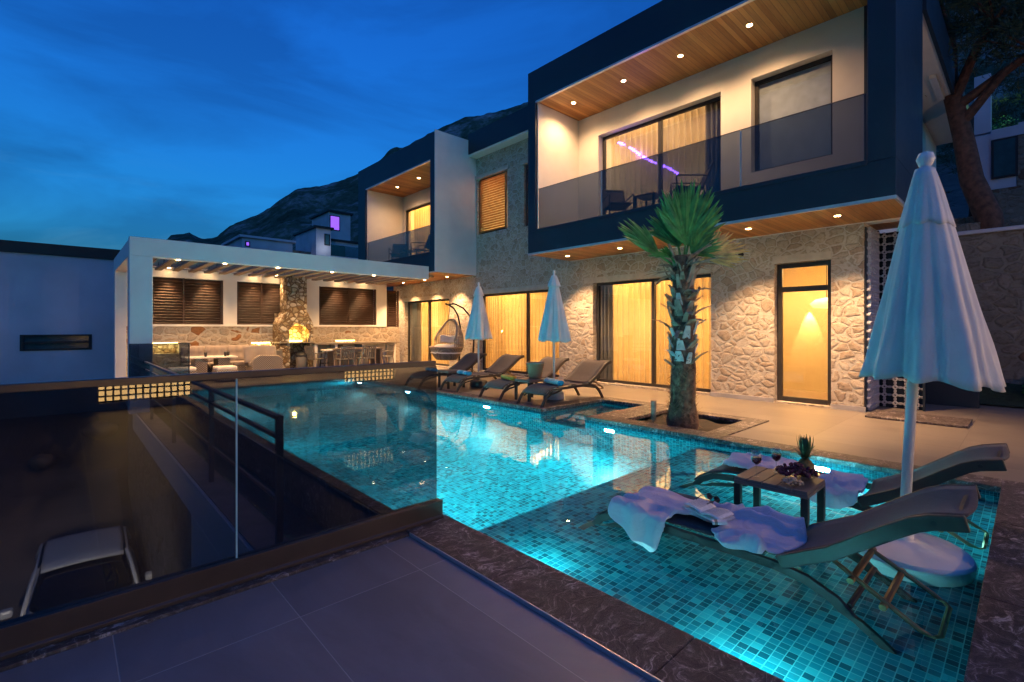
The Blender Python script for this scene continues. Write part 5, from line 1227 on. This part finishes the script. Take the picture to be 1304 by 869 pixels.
# ------------------------------------------------------------------ far hillside houses
def far_house(label,x0,x1,y0,y1,z1,z0=4,lit=None,roof='black',win=(),rail=None):
    t=empty('hillside_house',label,'house',(x0,y0,z0),0); w,d,h=x1-x0,y1-y0,z1-z0
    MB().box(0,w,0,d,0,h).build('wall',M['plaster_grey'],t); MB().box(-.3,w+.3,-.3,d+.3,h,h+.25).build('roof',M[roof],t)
    for (a,b,c,e,mt) in win:
        f=MB().box(a,b,-.06,.0,c,e).build('window',M['black'],t); MB().box(a+.12,b-.12,-.075,-.062,c+.12,e-.12).build('pane',M[mt],f)
    if rail: MB().box(rail[0],rail[1],-1.4,-1.35,rail[2],rail[3]).build('balustrade',M['smoke'],t); MB().box(rail[0],rail[1],-1.4,-.01,rail[2]-.3,rail[2]-.001).build('terrace',M['plaster_grey'],t)
    return t
far_house('low pale blue hillside house at the left above the pergola',14.6,20.0,60,68,11.6,2,roof='plaster_grey',win=((.3,.8,8.6,9.2,'purple'),))
far_house('stone hillside house in the gap behind the pergola beam',20.3,22.2,61,67,10.6,2,roof='stone4',win=((.5,.9,7.5,8.2,'lamp_soft'),))
far_house('white and dark terrace house on the slope above the pergola',22.4,24.2,59,66,13.6,2,win=((1.0,1.7,9.6,11.0,'bluewin'),))
far_house('grey terrace house with glass railing next to the far balcony',23.9,30,61,68,12.6,2,win=((.6,3.0,8.6,10.1,'bluewin'),),rail=(.1,5.6,8.5,9.9))
far_house('tall narrow hillside house with violet lit room beside the far balcony',26.0,29.0,64,70,17.0,2,win=((.1,1.5,12.6,14.6,'purple'),))
lamp('POINT',(23.3,57.8,11.2),16,(.9,.95,1),size=.1,name='terrace_lamp_light')
# right hand neighbour behind the pine
t=empty('stone_house','stone neighbour house with pale lintel and dark window on the slope at the right','house',(22,-2.2,3.5))
m=MB(); m.box(0,6,.0,2.53,0,4.3); m.build('wall',M['stone4'],t)
m=MB(); m.box(-.03,-.001,-.0,3.11,4.02,4.34); m.build('lintel_band',M['plaster_grey'],t)
m=MB(); m.box(-.02,.5,3.11-.0,3.5,4.3,6.2); m.box(0,.6,2.54,3.5,0,4.25); m.build('pillar',M['plaster_grey'],t)
w=MB().box(-.05,-.002,2.50,3.10,2.75,4.0).build('window',M['black'],t); MB().box(-.06,-.052,2.56,3.04,2.81,3.94).build('pane',M['bluewin'],w)
MB().box(.3,6,-4,2.5,4.35,4.5).build('roof',M['plaster_grey'],t)
m=MB(); m.box(-.6,-.05,-2.5,3.4,0,2.3); m.build('terrace',M['stone4'],t)

# ------------------------------------------------------------------ lit lattice windows of the house behind the viewer (mirrored in the glass fence)
rh=empty('rear_wall','cream house wall with two lit lattice windows facing the pool deck','wall',(-3,-5.3,0))
m=MB()
for a,b in ((0,3.44),(4.83,7.9),(9.26,14)): m.box(a,b,0,.3,0,3.2)
for a,b in ((3.44,4.83),(7.9,9.26)): m.box(a,b,0,.3,0,.12); m.box(a,b,0,.3,1.9,3.2)
m.build('wall',M['plaster'],rh)
for (a,b) in ((.44,1.83),(4.90,6.26)):
    w=MB(); nx_=13; nz_=16
    for k in range(nx_+1): q=a+(b-a)*k/nx_; w.box(q-.014,q+.014,-5.13,-5.09,.121,1.899)
    for k in range(nz_+1): q=.12+1.78*k/nz_; w.box(a+.015,b-.015,-5.125,-5.095,q-.014+(.016 if k==0 else 0)-(.016 if k==nz_ else 0),q+.014+(.016 if k==0 else 0)-(.016 if k==nz_ else 0))
    w.v=[(x_+3,y_+5.3,z_) for x_,y_,z_ in w.v]; o=w.build('lattice_window',M['frame'],rh)
    w=MB().box(a,b,-5.2,-5.18,.121,1.899); w.v=[(x_+3,y_+5.3,z_) for x_,y_,z_ in w.v]; w.build('lit_pane',M['lit_lattice'],o)

q=MB().lathe([(0,0),(.06,0),(.07,.18),(.05,.2),(0,.2)],16); q.v=[(x_+9.9,y_+.38,z_+2.3) for x_,y_,z_ in q.v]; q.build('wall_lamp',M['black'],rh,smooth=True)  # fitting added to carry the warm fill light
lamp('POINT',(6.9,-4.8,2.45),130,(1,.60,.32),size=.08,name='wall_lamp_light')  # added fill behind the viewer, warms the parasol and marble

# ------------------------------------------------------------------ pines
def pine(loc,trunk,rad,label,crown,nclump=260,seed=1,limbs=(),zone=(3.2,2.6,2.0)):
    t=empty('pine_tree',label,'pine',loc,0,'pines behind the villa'); rn=random.Random(seed)
    q=MB(); n=len(trunk); q.tube([Vector(p)+Vector((.04*math.sin(i*2),.04*math.cos(i*3),0)) for i,p in enumerate(trunk)],[rad*(1-.5*i/(n-1)) for i in range(n)],14); q.build('trunk',M['bark'],t,smooth=True)
    q=MB(); tips=[]
    for a,b in limbs:
        a=Vector(a); b=Vector(b); md=(a+b)/2+Vector((0,0,.25)); q.tube([a,md,b],[rad*.42,rad*.3,rad*.12],8); tips.append(b)
        for k in range(4): c=b+Vector((rn.uniform(-1,1),rn.uniform(-1,1),rn.uniform(-.3,.6))); q.tube([md*.4+b*.6,c],[rad*.12,.02],5); tips.append(c)
    if limbs: q.build('limb',M['bark'],t)
    q=MB()
    for k in range(nclump):
        if tips and rn.random()<.45: c=rn.choice(tips)+Vector((rn.gauss(0,.5),rn.gauss(0,.5),rn.gauss(0,.3)))
        else:
            cc=rn.choice(crown); c=Vector(cc[:3])+Vector((rn.gauss(0,.5)*cc[3],rn.gauss(0,.5)*cc[3],rn.gauss(0,.28)*cc[3]))
        for j in range(46):
            d=Vector((rn.gauss(0,1),rn.gauss(0,1),rn.gauss(.35,.8))).normalized(); ln=rn.uniform(.10,.26); p=c+d*rn.uniform(0,.28); s_=d.cross(Vector((rn.random(),rn.random(),rn.random()))).normalized()*.011
            q.add([p-s_,p+s_,p+d*ln],[(0,1,2)])
    q.build('crown',M['needles'],t,fix=False); return t
pine((15.5,.60,3.4),[(0,0,-.3),(-.02,.12,.6),(.0,.32,1.5),(.05,.55,2.6),(0,.7,3.8),(-.1,.8,5.2)],.27,'leaning pine with reddish trunk behind the garden wall',
     [(-.2,.2,5.2,2.4),(-.8,-1.2,5.4,2.2),(.6,.9,6.0,2.4),(0,-2.2,5.0,2.0),(-1.0,-.4,6.6,2.4)],520,3,[((0,.5,2.9),(-.1,-.9,4.25)),((0,.65,3.5),(-.8,-.2,4.9)),((0,.6,3.3),(.2,-2.2,4.7)),((-.1,.8,5),(-1.2,1,6))])
for k,(x,y,z,s) in enumerate(((27,-1.0,6.5,1.0),(31,1.8,7.5,1.2),(36,4.5,7.0,1.3),(25,-4.5,6.0,1.1),(40,1,9,1.5),(30,-3,8,1.3))):
    pine((x,y,z),[(0,0,-1),(.1,0,1.5),(0,.1,3.5*s)],.2,('broad dark pine above the stone house at the right edge','dark pine on the slope behind the villa roof','distant pine left of the slope','pine at the far right above the garden wall','highest pine on the back slope','pine directly over the stone house roof')[k],
         [(0,0,2.4*s,2.6*s),(.8,.9,3.2*s,2.2*s),(-.8,-.6,3.4*s,2.2*s),(0,.2,4.3*s,1.8*s)],130,30+k)
# leafy shrubs on the neighbour terrace
def shrub(x,y,z,r,label,seed):
    rn=random.Random(seed); q=MB()
    for k in range(900):
        d=Vector((rn.gauss(0,1),rn.gauss(0,1),abs(rn.gauss(0,1)))).normalized(); p=d*r*rn.uniform(.45,1.05)*(1+.2*mn.noise(d*3)); s_=Vector((rn.gauss(0,1),rn.gauss(0,1),rn.gauss(0,1))).normalized()*.035; t_=d.cross(s_).normalized()*.03
        q.add([p-s_,p-t_,p+s_,p+t_],[(0,1,2,3)])
    t=empty('shrub',label,'shrub',(x,y,z)); q.build('foliage',M['leaf'],t,fix=False); MB().tube([(0,0,-.3),(0,0,r*.6)],[.05,.02],6).build('stem',M['bark'],t)
shrub(13.4,-.35,.2,.45,'low shrub at the foot of the garden wall at the right edge',1); shrub(24.5,.9,8.1,.8,'green shrub on the stone house terrace by the pine branch',2); shrub(25,-.3,8.2,.8,'rounded shrub on the stone house terrace at the picture edge',3)
lamp('POINT',(24.0,.4,9.4),4,(.5,1,.3),size=.1,name='garden_lamp_light')
